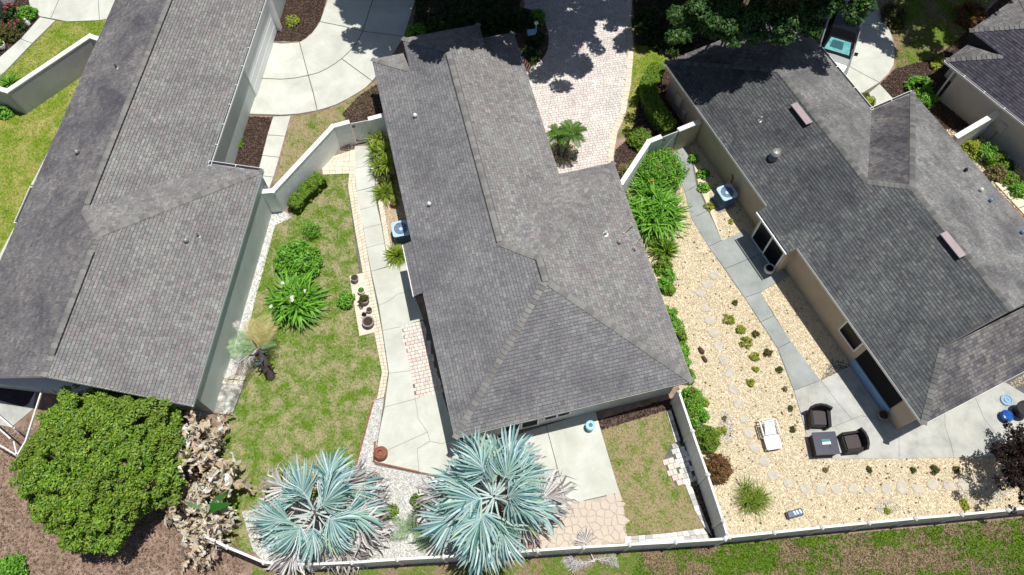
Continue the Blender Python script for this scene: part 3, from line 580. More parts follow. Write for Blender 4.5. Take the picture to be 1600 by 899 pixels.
def ridge_caps(parent, p, q, mat, step=.21, lift=.02, drop=.048, hw=.135):
    key = (mat, drop)
    if key not in CAPM:
        m = MB(); L = step * 1.2
        for sg in (-1, 1): m.add([(0, -L / 2, .045), (0, L / 2, .0), (sg * hw, L / 2, -drop), (sg * hw, -L / 2, .04 - drop)], [(0, 1, 2, 3) if sg > 0 else (3, 2, 1, 0)])
        m.add([(-hw, -L / 2, .04 - drop), (0, -L / 2, .045), (hw, -L / 2, .04 - drop), (hw, -L / 2, -drop), (0, -L / 2, 0), (-hw, -L / 2, -drop)], [(0, 1, 4, 5), (1, 2, 3, 4)])
        o = m.build('ridge_cap', mat); CAPM[key] = o.data; bpy.data.objects.remove(o)
    p, q = Vector(p), Vector(q); d = q - p; n = max(1, int(d.length / step)); d.normalize(); side = d.cross(Vector((0, 0, 1))).normalized(); up = side.cross(d)
    for i in range(n):
        o = link('ridge_cap', CAPM[key], parent); w = Matrix((side, d, up)).transposed().to_4x4()
        w.translation = p + (q - p) * ((i + .5) / n) + Vector((0, 0, lift + random.uniform(-.003, .003))); o.matrix_local = w @ Matrix.Rotation(random.uniform(-.02, .02), 4, 'Z')
def house(label, org, ang, Wd, w1, V1, Vt, a, south, sk, capm, deck='roof_deck', g=2.2, vg=-1.0, over=.32, wall='stucco_pale', gutters=(), fascia='white_trim'):
    root = thing('house', label, 'house', (org[0], org[1], 0), ang); h, k = Wd / 2, w1 / 2; Vh = V1 - k; Va = (Vt - k) if a == 0 else Vt - 1.6; vF = Va + k - a
    zw, ze_, zs, zn = (lambda u, v: ZE + PT * u), (lambda u, v: ZE + PT * (Wd - u)), (lambda u, v: ZE + PT * v), (lambda u, v: ZE + PT * (V1 - v))
    zu = lambda u, v: ZE + PT * (w1 - u); zf = lambda u, v: ZE + PT * (a + vF - v); zr = lambda u, v: ZE + PT * (Vt - v)
    P2, P3 = (h, V1 - h), (k, Vh)
    if south == 'hip': Wl = [[(0, 0), (h, h), P2, P3, (0, Vh)]]; El = [[(Wd, 0), (Wd, V1), P2, (h, h)]]; Sl = [[(0, 0), (Wd, 0), (h, h)]]; r0 = h
    elif south == 'gable': Wl = [[(0, vg), (h, vg), P2, P3, (0, Vh)]]; El = [[(Wd, vg), (Wd, V1), P2, (h, vg)]]; Sl = []; r0 = vg
    else: Wl = [[(0, 0), (g, g), (0, g)], [(0, g), (h, g), P2, P3, (0, Vh)]]; El = [[(Wd, 0), (Wd, g), (Wd - g, g)], [(Wd, g), (Wd, V1), P2, (h, g)]]; Sl = [[(0, 0), (Wd, 0), (Wd - g, g), (g, g)]]; r0 = g
    if a == 0: Wl.append([(0, Vh), P3, (k, Va), (0, Vt)]); Eu = [[(w1, V1), (w1, Vt), (k, Va), P3]]; Nf = [[(w1, Vt), (0, Vt), (k, Va)]]; Rt = []
    else:
        Wl += [[(0, Vh), (a, Vh), (a, Vt - a), (0, Vt)], [(a, Vh), P3, (k, Va), (a, vF)]]
        Eu = [[(w1, V1), (w1, Vt), (w1 - a, Vt - a), (w1 - a, V1 - a)], [(w1 - a, V1 - a), (w1 - a, vF), (k, Va), P3]]
        Nf = [[(w1 - a, vF), (a, vF), (k, Va)]]; Rt = [[(a, Vt - a), (a, Vt), (0, Vt)], [(w1, Vt), (w1 - a, Vt), (w1 - a, Vt - a)]]
    Nw = [[(Wd, V1), (w1, V1), P3, P2]]
    rf = MB()
    planes = [(Wl, zw, (1, 0), 0, 0), (El, ze_, (-1, 0), -Wd, 1), (Sl, zs, (0, 1), 0, 2), (Nw, zn, (0, -1), -V1, 3), (Eu, zu, (-1, 0), -w1, 1), (Nf, zf, (0, -1), -vF, 3), (Rt, zr, (0, -1), -Vt, 3)]
    for polys, f, t, off, mi in planes:
        for p in polys: rf.add([(*q, f(*q)) for q in p], [tuple(range(len(p)))])
    if a:
        for sx in (a, w1 - a): rf.add([(sx, Vt - a, ZE + PT * a), (sx, vF, ZE + PT * a), (sx, vF, ZE + PT * a - .16), (sx, Vt, ZE + .0), (sx, Vt, ZE)], [(0, 1, 2, 4)])
    roof = rf.build('roof', deck, root)
    for polys, f, t, off, mi in planes:
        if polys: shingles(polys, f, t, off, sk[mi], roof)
    pt3 = lambda p, f: (*p, f(*p))
    segs = [((k, Va), P3, zw, 'ridge'), (P3, P2, zw, 'hip'), ((Wd, V1), P2, ze_, 'hip'), ((h, r0), P2, zw, 'ridge')]
    if south == 'hip': segs += [((0, 0), (h, h), zw, 'hip'), ((Wd, 0), (h, h), ze_, 'hip')]
    if south == 'dutch': segs += [((0, 0), (g, g), zw, 'hip'), ((Wd, 0), (Wd - g, g), ze_, 'hip')]
    if a: segs += [((0, Vt), (a, Vt - a), zw, 'hip'), ((w1, Vt), (w1 - a, Vt - a), zu, 'hip'), ((a, vF), (k, Va), zw, 'hip'), ((w1 - a, vF), (k, Va), zu, 'hip')]
    else: segs += [((0, Vt), (k, Va), zw, 'hip'), ((w1, Vt), (k, Va), zu, 'hip')]
    for p, q, f, kind in segs: ridge_caps(roof, pt3(p, f), pt3(q, f), capm, drop=.055 if kind == 'ridge' else .035)
    # walls follow the eaves with an overhang
    o = over; zt = ZE - .15; v0 = o if south != 'gable' else vg + .45
    foot = [(o, v0), (Wd - o, v0), (Wd - o, V1 - o), (w1 - o, V1 - o), (w1 - o, Vt - o - (a and .4)), (o, Vt - o - (a and .4))]
    MB().prism(foot, -.05, zt).build('wall', wall, root)
    if a: MB().prism([(a + .15, Vt - a - .5), (w1 - a - .15, Vt - a - .5), (w1 - a - .15, vF - .3), (a + .15, vF - .3)], 0, ZE + PT * a - .12).build('wall', 'white_wall', root)
    if south == 'gable':
        zz = [(o, v0), (Wd - o, v0)]; gw = MB(); gw.add([(o, v0, zt), (Wd - o, v0, zt), (Wd - o, v0, ZE + PT * o - .05), (h, v0, ZE + PT * h - .05), (o, v0, ZE + PT * o - .05)], [(0, 1, 2, 3, 4)]); gw.build('gable', 'stucco_pale', root)
        for e in ((0, h), (Wd, h)):
            MB().beam((e[0], vg + .02, ZE - .09), (e[1], vg + .02, ZE + PT * h - .09), .03, .17).build('bargeboard', 'white_trim', root)
    if south == 'dutch':
        MB().add([(g - .3, g + .14, ZE + PT * g - .2), (Wd - g + .3, g + .14, ZE + PT * g - .2), (h, g + .14, ZE + PT * h - .02)], [(0, 1, 2)]).build('gable', wall, root)
        for e in ((g, h), (Wd - g, h)): MB().beam((e[0], g + .03, ZE + PT * g - .03), (e[1], g + .03, ZE + PT * h - .05), .03, .11).build('bargeboard', 'dark_metal', root)
    vs = 0 if south != 'gable' else vg
    ee = [((0, vs), (0, Vt)), ((Wd, vs), (Wd, V1)), ((w1, V1), (Wd, V1)), ((w1, V1), (w1, Vt))] + ([((0, 0), (Wd, 0))] if south != 'gable' else [])
    sf = MB(); foot2 = [(.02, vs + .02), (Wd - .02, vs + .02), (Wd - .02, V1 - .02), (w1 - .02, V1 - .02), (w1 - .02, Vt - .02), (.02, Vt - .02)]
    sf.add([(*p, ZE - .155) for p in foot2], [tuple(range(6))]).build('soffit', 'white_trim', root)
    for p, q in ee: MB().beam((*p, ZE - .085), (*q, ZE - .085), .028, .15).build('fascia', fascia, root)
    for p, q, out in gutters:
        gt = MB(); ov = Vector(out); P_, Q_ = Vector(p), Vector(q)
        gt.beam((*(P_ + ov * .13), ZE - .05), (*(Q_ + ov * .13), ZE - .05), .022, .11); gt.beam((*(P_ + ov * .07), ZE - .095), (*(Q_ + ov * .07), ZE - .095), .12, .02); n = int((Q_ - P_).length / 1.15)
        for i in range(n + 1):
            c = P_.lerp(Q_, i / max(1, n)); gt.beam((*(c + ov * .0), ZE + .004), (*(c + ov * .145), ZE + .004), .03, .014)
        gt.build('gutter', 'white_trim', root)
        MB().beam((*(P_ + ov * .07), ZE - .075), (*(Q_ + ov * .07), ZE - .075), .09, .012).build('gutter_bed', 'dark_metal', root)
    def loc(px, py, z):
        d = at(px, py, z) - Vector((*org, 0)); c, s = math.cos(ang), math.sin(ang); return Vector((d.x * c + d.y * s, -d.x * s + d.y * c, z))
    def onroof(px, py, f):
        z = ZE + .8
        for _ in range(25): q = loc(px, py, z); z = f(q.x, q.y)
        q.z = z; return q
    return root, roof, dict(loc=loc, onroof=onroof, w=zw, e=ze_, s=zs, n=zn, u=zu, h=h, k=k, Va=Va, P2=P2, P3=P3, r0=r0)
def fr(p0, p1):
    a, b = at(*p0, ZE), at(*p1, ZE); d = b - a; return (a.x, a.y), math.atan2(d.y, d.x) - math.pi / 2
def vent_pipe(root, q, mat='vent_grey', r=.05, h=.3):
    m = MB(); m.lathe([(r * 2.4, -.05), (r * 2.2, .03), (r, .06), (r, h), (r * .75, h), (r * .7, h - .1)], q, 10); m.build('vent_pipe', mat, root, smooth=False)
def vent_hood(root, q, mat='vent_grey', r=.14):
    m = MB(); m.lathe([(r * .6, -.08), (r * .6, .12), (r, .12), (r * .95, .17), (r * .6, .23), (.02, .25)], q, 14); m.build('vent_hood', mat, root)
def box_vent(root, q, ang, sx, sy, mat='vent_brown'):
    m = MB(); m.box((q.x, q.y, q.z + .19), (sx, sy, .05), ang); m.build('ridge_vent', mat, root)
    m = MB(); m.box((q.x, q.y, q.z + .08), (sx - .1, sy - .1, .17), ang); m.build('vent_base', 'dark_metal', root)
def ridge_strip(roof, p, q, capm):
    p, q = Vector(p), Vector(q); m = MB(); d = (q - p).normalized(); sd = d.cross(Vector((0, 0, 1))).normalized()
    for sg in (-1, 1): m.beam(p + sd * sg * .075 + Vector((0, 0, .012)), q + sd * sg * .075 + Vector((0, 0, .012)), .15, .06)
    m.build('ridge_vent', 'dark_metal', roof)
    ridge_caps(roof, p + Vector((0, 0, .055)), q + Vector((0, 0, .055)), capm, drop=.048)

# left house
org, ang = fr((311.7, 596.7), (410.1, 268.3)); ux = Vector((math.cos(ang), math.sin(ang))); WA = 10.3; org = (org[0] - ux.x * WA, org[1] - ux.y * WA)
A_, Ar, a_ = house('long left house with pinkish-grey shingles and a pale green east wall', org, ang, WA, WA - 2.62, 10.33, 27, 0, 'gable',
    ['shingle_dim_side', 'shingle_pink', 'shingle_pink', 'shingle_pink'], 'cap_shingle', vg=-1.05, over=.09, wall='stucco_green', fascia='stucco_green',
    gutters=[((WA - 2.62, 10.45), (WA - .02, 10.33), (0, 1)), ((WA - 2.62, 10.33), (WA - 2.62, 21), (1, 0)), ((0, 6.3), (0, 8.2), (-1, 0))])
ridge_strip(Ar, (a_['k'], a_['Va'], ZE + PT * a_['k']), (a_['k'], a_['P3'][1] + .35, ZE + PT * a_['k']), 'cap_shingle')
ridge_strip(Ar, (a_['h'], a_['P2'][1] - .8, ZE + PT * a_['h']), (a_['h'], -.15, ZE + PT * a_['h']), 'cap_shingle')
for p, f, kd in (((183, 107), 'w', 'p'), ((122, 240), 'w', 'h'), ((292, 378), 'e', 'h'), ((311, 370), 'e', 'p')):
    q = a_['onroof'](*p, a_[f]); (vent_pipe(A_, q, 'vent_grey') if kd == 'p' else vent_hood(A_, q, 'vent_grey', .11))
d0 = a_['loc'](419, 60, 0); MB().box((WA - 2.62 - .09 + .03, 18.7, 1.2), (.06, 4.6, 2.3)).build('garage_door', 'white_trim', A_)
for i in range(4): MB().box((WA - 2.62 - .09 + .062, 18.7, .35 + i * .57), (.02, 4.5, .5)).build('door_panel', 'white_wall', A_)
MB().beam((WA - 2.62 + .02, 21.1, 0), (WA - 2.62 + .02, 21.1, ZE - .16), .3, .3).build('corner_pilaster', 'white_trim', A_)

# middle house
org, ang = fr((711, 685), (581.8, 95))
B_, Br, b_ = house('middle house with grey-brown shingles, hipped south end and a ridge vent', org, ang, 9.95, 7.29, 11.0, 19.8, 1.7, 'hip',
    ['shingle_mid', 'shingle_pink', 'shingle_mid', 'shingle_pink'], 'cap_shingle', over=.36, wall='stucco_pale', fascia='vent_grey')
ridge_strip(Br, (b_['k'], b_['Va'] - .2, ZE + PT * b_['k']), (b_['k'], b_['P3'][1] + .1, ZE + PT * b_['k']), 'cap_shingle')
ridge_strip(Br, (b_['h'], 6.0, ZE + PT * b_['h']), (b_['h'], 4.95, ZE + PT * b_['h']), 'cap_shingle')
for p, f, mt in (((649, 183), 'w', 'white_trim'), ((671, 321), 'w', 'pot_white'), ((946, 367), 'e', 'pot_white'), ((967, 380), 'e', 'vent_brown')):
    q = b_['onroof'](*p, b_[f]); vent_hood(B_, q, mt, .1) if p[0] != 946 else vent_pipe(B_, q, mt, .06, .3)
# entry canopy bump on the west eave
pc = MB(); pc.add([(-.42, 6.55, ZE - .16), (.15, 6.55, ZE + .06), (.15, 9.15, ZE + .06), (-.42, 9.15, ZE - .16)], [(0, 1, 2, 3)]); pc.box((-.2, 7.85, ZE - .22), (.42, 2.56, .1)); pc.build('canopy', 'roof_deck', B_)
MB().beam((-.45, 6.55, ZE - .2), (-.45, 9.15, ZE - .2), .04, .1).build('canopy_gutter', 'white_trim', B_)
shingles([[(-.44, 6.55), (.0, 6.55), (.0, 9.15), (-.44, 9.15)]], lambda u, v: ZE + PT * u + .02, (1, 0), -.44, 'shingle_mid', B_)
def wall_window(root, u0, u1, z0, z1, v, panes=1, axis='s', glass='window_glass', frame='white_trim'):
    """window in a wall; axis s: wall faces -v, axis w: wall faces -u (u and v swap)"""
    def bx(m, a0, a1, b0, b1, d0, d1):
        if axis == 's': m.box(((a0 + a1) / 2, v - (d0 + d1) / 2, (b0 + b1) / 2), (a1 - a0, d1 - d0, b1 - b0))
        else: m.box((v - (d0 + d1) / 2, (a0 + a1) / 2, (b0 + b1) / 2), (d1 - d0, a1 - a0, b1 - b0))
    f = MB(); t = .07
    bx(f, u0, u1, z0, z0 + t, -.02, .05); bx(f, u0, u1, z1 - t, z1, -.02, .05); bx(f, u0, u0 + t, z0 + t, z1 - t, -.02, .048); bx(f, u1 - t, u1, z0 + t, z1 - t, -.02, .048)
    for i in range(1, panes): c = u0 + (u1 - u0) * i / panes; bx(f, c - t * .6, c + t * .6, z0 + t, z1 - t, -.02, .046)
    w = f.build('window', frame, root)
    for i in range(panes):
        g_ = MB(); bx(g_, u0 + (u1 - u0) * i / panes + .02, u0 + (u1 - u0) * (i + 1) / panes - .02, z0 + .03, z1 - .03, -.02, .02); g_.build('pane', glass, w)
vs = .36
uu = lambda px, py, z: b_['loc'](px, py, z).x
for x0, x1, z0, z1, n in ((uu(852, 663, 1.2), uu(896, 655, 1.2), .75, 2.2, 2), (uu(822, 671, 1.2) - .9, uu(846, 667, 1.2), .3, 2.2, 2), (uu(915, 650, 1.5), uu(944, 643, 1.5), 1.5, 2.2, 1), (uu(1010, 625, 1.5), uu(1040, 618, 1.5), 1.5, 2.2, 1)):
    wall_window(B_, x0, x1, z0, z1, vs, n)

# right house
org, ang = fr((1442.7, 663.2), (1038.3, 96.7))
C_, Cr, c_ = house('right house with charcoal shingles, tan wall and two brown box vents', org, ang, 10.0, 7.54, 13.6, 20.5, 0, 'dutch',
    ['shingle_charcoal', 'shingle_lit_side', 'shingle_half_lit', 'shingle_half_lit'], 'cap_dark', 'roof_deck_dark', over=.34, wall='stucco_tan',
    gutters=[((7.54, 13.6), (10.0, 13.6), (0, 1)), ((7.54, 13.6), (7.54, 18), (1, 0))])
for p0 in ((1250, 182), (1485, 386)):
    q = c_['onroof'](*p0, c_['w']); box_vent(C_, q + Vector((0, 0, .02)), 0, .34, 1.25)
q = c_['onroof'](1208, 247, c_['w']); m = MB(); m.lathe([(.2, -.1), (.2, .1), (.12, .12), (.12, .3), (.22, .34), (.24, .42), (.16, .55), (.03, .6)], q, 14); m.build('turbine_vent', 'vent_grey', C_)
for p, f, mt in (((1187, 190), 'w', 'pot_white'), ((1507, 268), 'e', 'dark_metal'), ((1531, 299), 'e', 'pot_white'), ((1546, 315), 'e', 'steel_blue'), ((1595, 365), 'e', 'steel_blue')):
    q = c_['onroof'](*p, c_[f]); vent_hood(C_, q, mt, .09) if mt != 'pot_white' or p[0] > 1500 else vent_pipe(C_, q, mt, .04, .35)
# bump-out with sliding doors on the west wall
wv = lambda px, py, z: c_['loc'](px, py, z).y
v0, v1 = 8.85, 11.25
MB().prism([(-.14, v0 + .1), (.5, v0 + .1), (.5, v1 - .1), (-.14, v1 - .1)], 0, ZE - .2).build('wall', 'stucco_tan', C_)
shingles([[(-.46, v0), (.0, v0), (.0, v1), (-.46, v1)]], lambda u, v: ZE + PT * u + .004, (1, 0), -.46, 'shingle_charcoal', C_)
MB().add([(-.46, v0, ZE - .178), (.02, v0, ZE), (.02, v1, ZE), (-.46, v1, ZE - .178)], [(0, 1, 2, 3)]).build('canopy', 'roof_deck_dark', C_)
MB().beam((-.53, v0, ZE - .22), (-.53, v1, ZE - .22), .05, .11).build('gutter', 'white_trim', C_)
wall_window(C_, v0 + .25, v1 - .2, .06, 2.25, -.14, 2, 'w')
wall_window(C_, 3.95, 5.15, .9, 2.15, .34, 1, 'w')
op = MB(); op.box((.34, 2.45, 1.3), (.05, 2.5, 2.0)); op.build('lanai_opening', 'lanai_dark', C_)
MB().box((.30, 2.45, .36), (.07, 2.55, .60)).build('lower_panel', 'sky_reflect_panel', C_)  # sky reflection in the lower glass put into the panel colour
MB().box((.285, 2.45, .03), (.11, 2.6, .06)).build('sill', 'vent_brown', C_)
for px, py in ((1118, 245),): pass
m = MB(); q = Vector((.34, 13.9, .7)); m.tube([q + Vector((-.03, 0, -.6)), q + Vector((-.03, 0, .3)), q + Vector((-.06, .12, .45))], .03); m.build('conduit', 'terracotta', C_)
m = MB(); m.box((.28, 19.0, 1.1), (.14, .45, .7)); m.box((.28, 18.4, .8), (.1, .3, .4)); m.build('utility_box', 'stucco_tan', C_)

# house beyond, top right corner
t0, t1 = at(1478, 94, ZE), at(1600, 191, ZE); d = (t0 - t1); ang = math.atan2(d.y, d.x) - math.pi / 2; vdir = Vector((d.x, d.y)).normalized(); org = (t0.x - vdir.x * 19.8, t0.y - vdir.y * 19.8)
D_, Dr, d_ = house('house in the top right corner with plum-grey shingles, white gutter and pale wall', org, ang, 9.95, 7.3, 11, 19.8, 1.7, 'hip',
    ['shingle_plum', 'shingle_plum', 'shingle_plum', 'shingle_dim_side'], 'cap_dark', 'roof_deck_dark', over=.40, wall='stucco_pale', gutters=[((0, 10), (0, 19.8), (-1, 0))])
m = MB(); m.box((.35, 15.7, 1.2), (.12, .35, .55)); m.build('meter_box', 'stucco_pale', D_); m = MB(); m.box((.35, 16.3, .9), (.12, .3, .4)); m.tube([(.36, 15.7, .9), (.36, 15.7, .1)], .03); m.build('utility_box', 'vent_grey', D_)
MB().tube([(.33, 19.2, .05), (.33, 19.2, 2.4)], .05).build('downpipe', 'white_trim', D_)
# far-left house front, only its wall corner shows behind the flowers
fl_ = thing('house', 'plain mauve-grey wall of a house at the far upper left edge', 'house', at(-40, 10, 0))
fo = fl_.location; pl = [tuple(Vector(p) - fo.xy) for p in PX([(-200, 150), (-12, 34), (18, 22), (30, -30), (-60, -200), (-300, -100)])]
MB().prism(pl, 0, 2.3).build('wall', 'grey_wall', fl_)
MB().prism(inset(pl, -.2), 2.303, 2.42).build('roof', 'roof_deck', fl_)
# ------------------------------------------------------------------ garden walls, gates, fences
def garden_wall(label, runs, top=1.8, th=.2, mat='white_wall', courses=True, base=(0, 0)):
    o = at(*runs[0][0], top); o.z = 0; t = thing('garden_wall', label, 'wall', o)
    for run in runs:
        P_ = [at(*p, top).xy - o.xy for p in run]
        for i, (a, b) in enumerate(zip(P_, P_[1:])):
            d = (b - a).normalized(); n = Vector((-d.y, d.x)); a2 = a - d * (th / 2 if i else 0); b2 = b + d * (th / 2 if i < len(P_) - 2 else 0)
            m = MB(); L = (b2 - a2).length; k = 20 if courses else 1
            for c in range(k):
                z0, z1 = (top - .06) * c / k, (top - .06) * (c + 1) / k - (.007 if courses else 0); w = th / 2 + (.004 if i % 2 else 0)
                m.prism([tuple(a2 - n * w), tuple(b2 - n * w), tuple(b2 + n * w), tuple(a2 + n * w)], z0, z1)
            if courses: m.prism([tuple(a2 - n * (th / 2 - .007)), tuple(b2 - n * (th / 2 - .007)), tuple(b2 + n * (th / 2 - .007)), tuple(a2 + n * (th / 2 - .007))], 0, top - .065)
            m.build('wall_section', mat, t)
            MB().prism([tuple(a2 - n * (th / 2 + .02)), tuple(b2 - n * (th / 2 + .02)), tuple(b2 + n * (th / 2 + .02)), tuple(a2 + n * (th / 2 + .02))], top - .06 + (.002 if i % 2 else 0), top + (.003 if i % 2 else 0)).build('coping', 'cap_white', t)
    return t
garden_wall('white painted block wall between the left and middle houses, beside the clipped hedge', [[(402, 300), (426, 298), (520, 197), (546, 190)]])
garden_wall('short white wall stub joining the west side of the middle house by the gate', [[(575, 186), (602, 179)]], courses=False)
garden_wall('cream-topped angled white wall beside the bushy shrub and the paver drive', [[(970, 288), (1014, 221), (1034, 213)]])
garden_wall('short tan wall stub joining the right house beside the gate', [[(1060, 203), (1094, 189)]], courses=False, mat='stucco_tan')
garden_wall('long grey garden wall with white coping on the far west lawn', [[(-40, 128), (11, 142), (140, 56), (157, 62)]], 1.75, .22, 'grey_wall')
garden_wall('white wall stub between the right house and the top right house', [[(1494, 214), (1562, 174)]], 1.8, .22, courses=False)
def gate(label, p, q, z=1.75, brace=True, flip=False):
    a, b = at(*p, z), at(*q, z); o = Vector((a.x, a.y, 0)); t = thing('garden_gate', label, 'gate', o); b = b - o; b.z = 0; d = b.normalized()
    n = round(b.length / .14)
    for i in range(n):
        m = MB(); c = d * (b.length * (i + .5) / n); m.box((c.x, c.y, z / 2), (b.length / n - .008, .03, z - .14), math.atan2(d.y, d.x)); m.build('board', 'white_vinyl', t)
    nn = Vector((d.y, -d.x, 0)) * .035
    for zz in (.15, z - .06): MB().beam(nn + Vector((0, 0, zz)), b + nn + Vector((0, 0, zz)), .03, .09).build('rail', 'white_vinyl', t)
    x0, x1 = (.1, z - .12) if not flip else (z - .12, .1)
    MB().beam(nn * 1.3 + Vector((0, 0, .2)) + d * .05, b + nn * 1.3 + Vector((0, 0, z - .12)) - d * .05, .03, .07).build('brace', 'cap_white', t)
    for zz in (.3, z - .3):
        MB().beam(nn * 1.6 + Vector((0, 0, zz)), nn * 1.6 + d * .16 + Vector((0, 0, zz)), .03, .06).build('hinge', 'dark_metal', t)
    return t
gate('white board gate with black hinges west of the middle house', (548, 192), (575, 187))
gate('white board gate with a diagonal brace beside the bushy flowering shrub', (1036, 213), (1059, 204))
def fence(label, pts, top=1.7, posts=None, mat='white_vinyl', capm='cap_white'):
    W_ = [at(*p, top) for p in pts]; o = Vector((W_[0].x, W_[0].y, 0)); t = thing('fence', label, 'fence', o); W_ = [p - o for p in W_]
    for i, p in enumerate(W_):
        m = MB().box((p.x, p.y, top / 2), (.13, .13, top + .04)); m.build('post', mat, t)
        m = MB(); m.lathe([(.115, top + .02), (.115, top + .05), (.03, top + .13)], (p.x, p.y, 0), 4); m.build('post_cap', capm, t)
    for a, b in zip(W_, W_[1:]):
        d = (b - a).normalized(); L = (b - a).length; a2, b2 = a + d * .066, b - d * .066; a2.z = b2.z = 0; rz = math.atan2(d.y, d.x)
        MB().beam(a2 + Vector((0, 0, top - .045)), b2 + Vector((0, 0, top - .045)), .09, .09).build('top_rail', capm, t)
        MB().beam(a2 + Vector((0, 0, .12)), b2 + Vector((0, 0, .12)), .07, .14).build('bottom_rail', mat, t)
        m = MB(); n = 10
        for j in range(n):
            c = a2.lerp(b2, (j + .5) / n); m.box((c.x, c.y, top / 2 + .05), ((b2 - a2).length / n - .006, .035 if j % 2 else .03, top - .27), rz)
        m.build('panel', mat, t, 'stuff')
    return t
fence('white vinyl side fence between the small back lawn and the straw gravel', [(1061, 612), (1082, 674), (1106, 742), (1130, 814), (1137, 838)])
fence('white vinyl back fence along the straw gravel garden', [(1140, 839), (1210, 832), (1285, 824), (1358, 817), (1431, 810), (1503, 804), (1575, 797), (1648, 790), (1720, 783)])
fence('white vinyl back fence along the flagstones and the two blue palms', [(1133, 842), (1056, 847), (984, 851), (912, 855), (840, 860), (766, 865), (693, 870), (621, 874), (550, 879), (480, 882), (412, 879), (355, 855), (320, 838)])
# screen cage at the lower left
o = at(0, 670, 0); t = thing('screen_enclosure', 'white aluminium screen cage beams at the lower left edge', 'screen enclosure', o)
for a, b in (((-60, 600), (20, 668)), ((-60, 618), (17, 686)), ((-60, 660), (27, 712)), ((27, 712), (22, 690)), ((68, 603), (40, 690)), ((40, 690), (27, 712))):
    za = 2.4; MB().beam(at(*a, za) - o, at(*b, za) - o, .055, .08).build('beam', 'cap_white', t)
for p in ((27, 712), (68, 603), (20, 668)):
    q = at(*p, 2.4) - o; MB().box((q.x, q.y, 1.17), (.07, .07, 2.34)).build('post', 'cap_white', t)

# ------------------------------------------------------------------ equipment
def rounded(w, d, r, n=4):
    p = []
    for cx, cy, a0 in ((w / 2 - r, d / 2 - r, 0), (-w / 2 + r, d / 2 - r, 90), (-w / 2 + r, -d / 2 + r, 180), (w / 2 - r, -d / 2 + r, 270)):
        for i in range(n + 1): a = R(a0 + 90 * i / n); p.append((cx + r * math.cos(a), cy + r * math.sin(a)))
    return p
def ac_unit(label, loc, rz, s=.8, h=.85):
    t = thing('air_conditioner', label, 'air conditioner', loc, rz, 'air conditioners beside the houses')
    MB().prism(rounded(s + .15, s + .15, .05, 2), 0, .06).build('base_pad', 'pot_grey', t)
    MB().prism(rounded(s - .04, s - .04, .1), .06, h - .05).build('casing', 'ac_side', t)
    lv = MB()
    for i in range(9):
        p = rounded(s, s, .12); q = inset(p, .02); z = .12 + i * (h - .2) / 9
        for j in range(len(p)): k = (j + 1) % len(p); lv.add([(*p[j], z), (*p[k], z), (*q[k], z + .05), (*q[j], z + .05)], [(0, 1, 2, 3)])
    lv.build('louvres', 'ac_side', t)
    n = 24; oc = rounded(s + .02, s + .02, .14, 5); ring = [(s * .40 * math.cos(2 * math.pi * (i + .5) / n), s * .40 * math.sin(2 * math.pi * (i + .5) / n)) for i in range(n)]
    m = MB(); m.add([(*p, h) for p in oc] + [(*p, h) for p in ring] + [(*p, h - .06) for p in oc] + [(*p, h - .1) for p in ring],
        [(i, (i + 1) % n, n + (i + 1) % n, n + i) for i in range(n)] + [(2 * n + i, 2 * n + (i + 1) % n, (i + 1) % n, i) for i in range(n)] + [(n + i, n + (i + 1) % n, 3 * n + (i + 1) % n, 3 * n + i) for i in range(n)])
    m.build('top_cover', 'ac_blue', t)
    MB().lathe([(s * .395, h - .14), (s * .395, h - .12)], (0, 0, 0), 20).build('fan_well', 'dark_metal', t)
    for i in range(3):
        a = i * 2.09 + .4; m = MB(); pts = [(.06, a - .3), (s * .37, a - .42), (s * .37, a + .42), (.06, a + .3)]
        m.add([(r_ * math.cos(b), r_ * math.sin(b), h - .09 + .03 * (j < 2)) for j, (r_, b) in enumerate(pts)], [(0, 1, 2, 3)]); m.build('fan_blade', 'steel_blue', t)
    MB().lathe([(.09, h - .1), (.09, h - .03), (.04, h - .02)], (0, 0, 0), 12).build('fan_hub', 'ac_blue', t)
    g_ = MB()
    for r_ in (.12, .19, .26, .32):
        g_.tube([(r_ * math.cos(x), r_ * math.sin(x), h + .005) for x in np.linspace(0, 6.283, 19)], .005, 3, False)
    for x in np.linspace(0, 6.283, 9)[:-1]: g_.beam((.08 * math.cos(x), .08 * math.sin(x), h + .005), (s * .4 * math.cos(x), s * .4 * math.sin(x), h + .005), .008, .008)
    g_.build('grille', 'ac_blue', t)
    return t
p = at(626, 357, .85); ac_unit('light blue topped air conditioner at the west eave of the middle house', (p.x, p.y, 0), R(13), .82)
p = at(1136, 301, .9); ac_unit('dark blue air conditioner on gravel beside the tan wall', (p.x, p.y, 0), R(24), .80, .95)

def pot(label, px, py, r, h, mat='pot_grey', fill='pot_soil', rim=True, shape=None, cat='plant pot', name='plant_pot', group='pots in the garden'):
    p = at(px, py, h * .5); t = thing(name, label, cat, (p.x, p.y, .05), 0, group)
    prof = shape or [(r * .72, 0), (r * .9, h * .45), (r * .98, h * .86), (r * 1.08, h * .87), (r * 1.08, h), (r * .9, h), (r * .88, h * .86)]
    MB().lathe(prof, (0, 0, 0), 20).build('vessel', mat, t, smooth=False)
    if fill:
        MB().lathe([(r * .87, h * .80), (r * .87, h * .90)], (0, 0, 0), 16).build('soil', fill, t)
    return t
def sprig(parent, n, L, w, mat, zb, elev=(.3, 1.3), droop=.2, name='foliage'):
    return bulk(name, blades(n, L, w, elev, droop, .02, 3, zb), 4, mat, parent, None, blade_faces())
pot('grey pot of bare soil at the north end of the tiled pad', 555, 437, .17, .33)
t = pot('white pot with small green plant on the tiled pad', 565, 456, .16, .26, 'pot_white'); bulk('foliage', clump_leaves([(0, 0, .28)], 60, .11, .05), 4, 'leaf_bright', t)
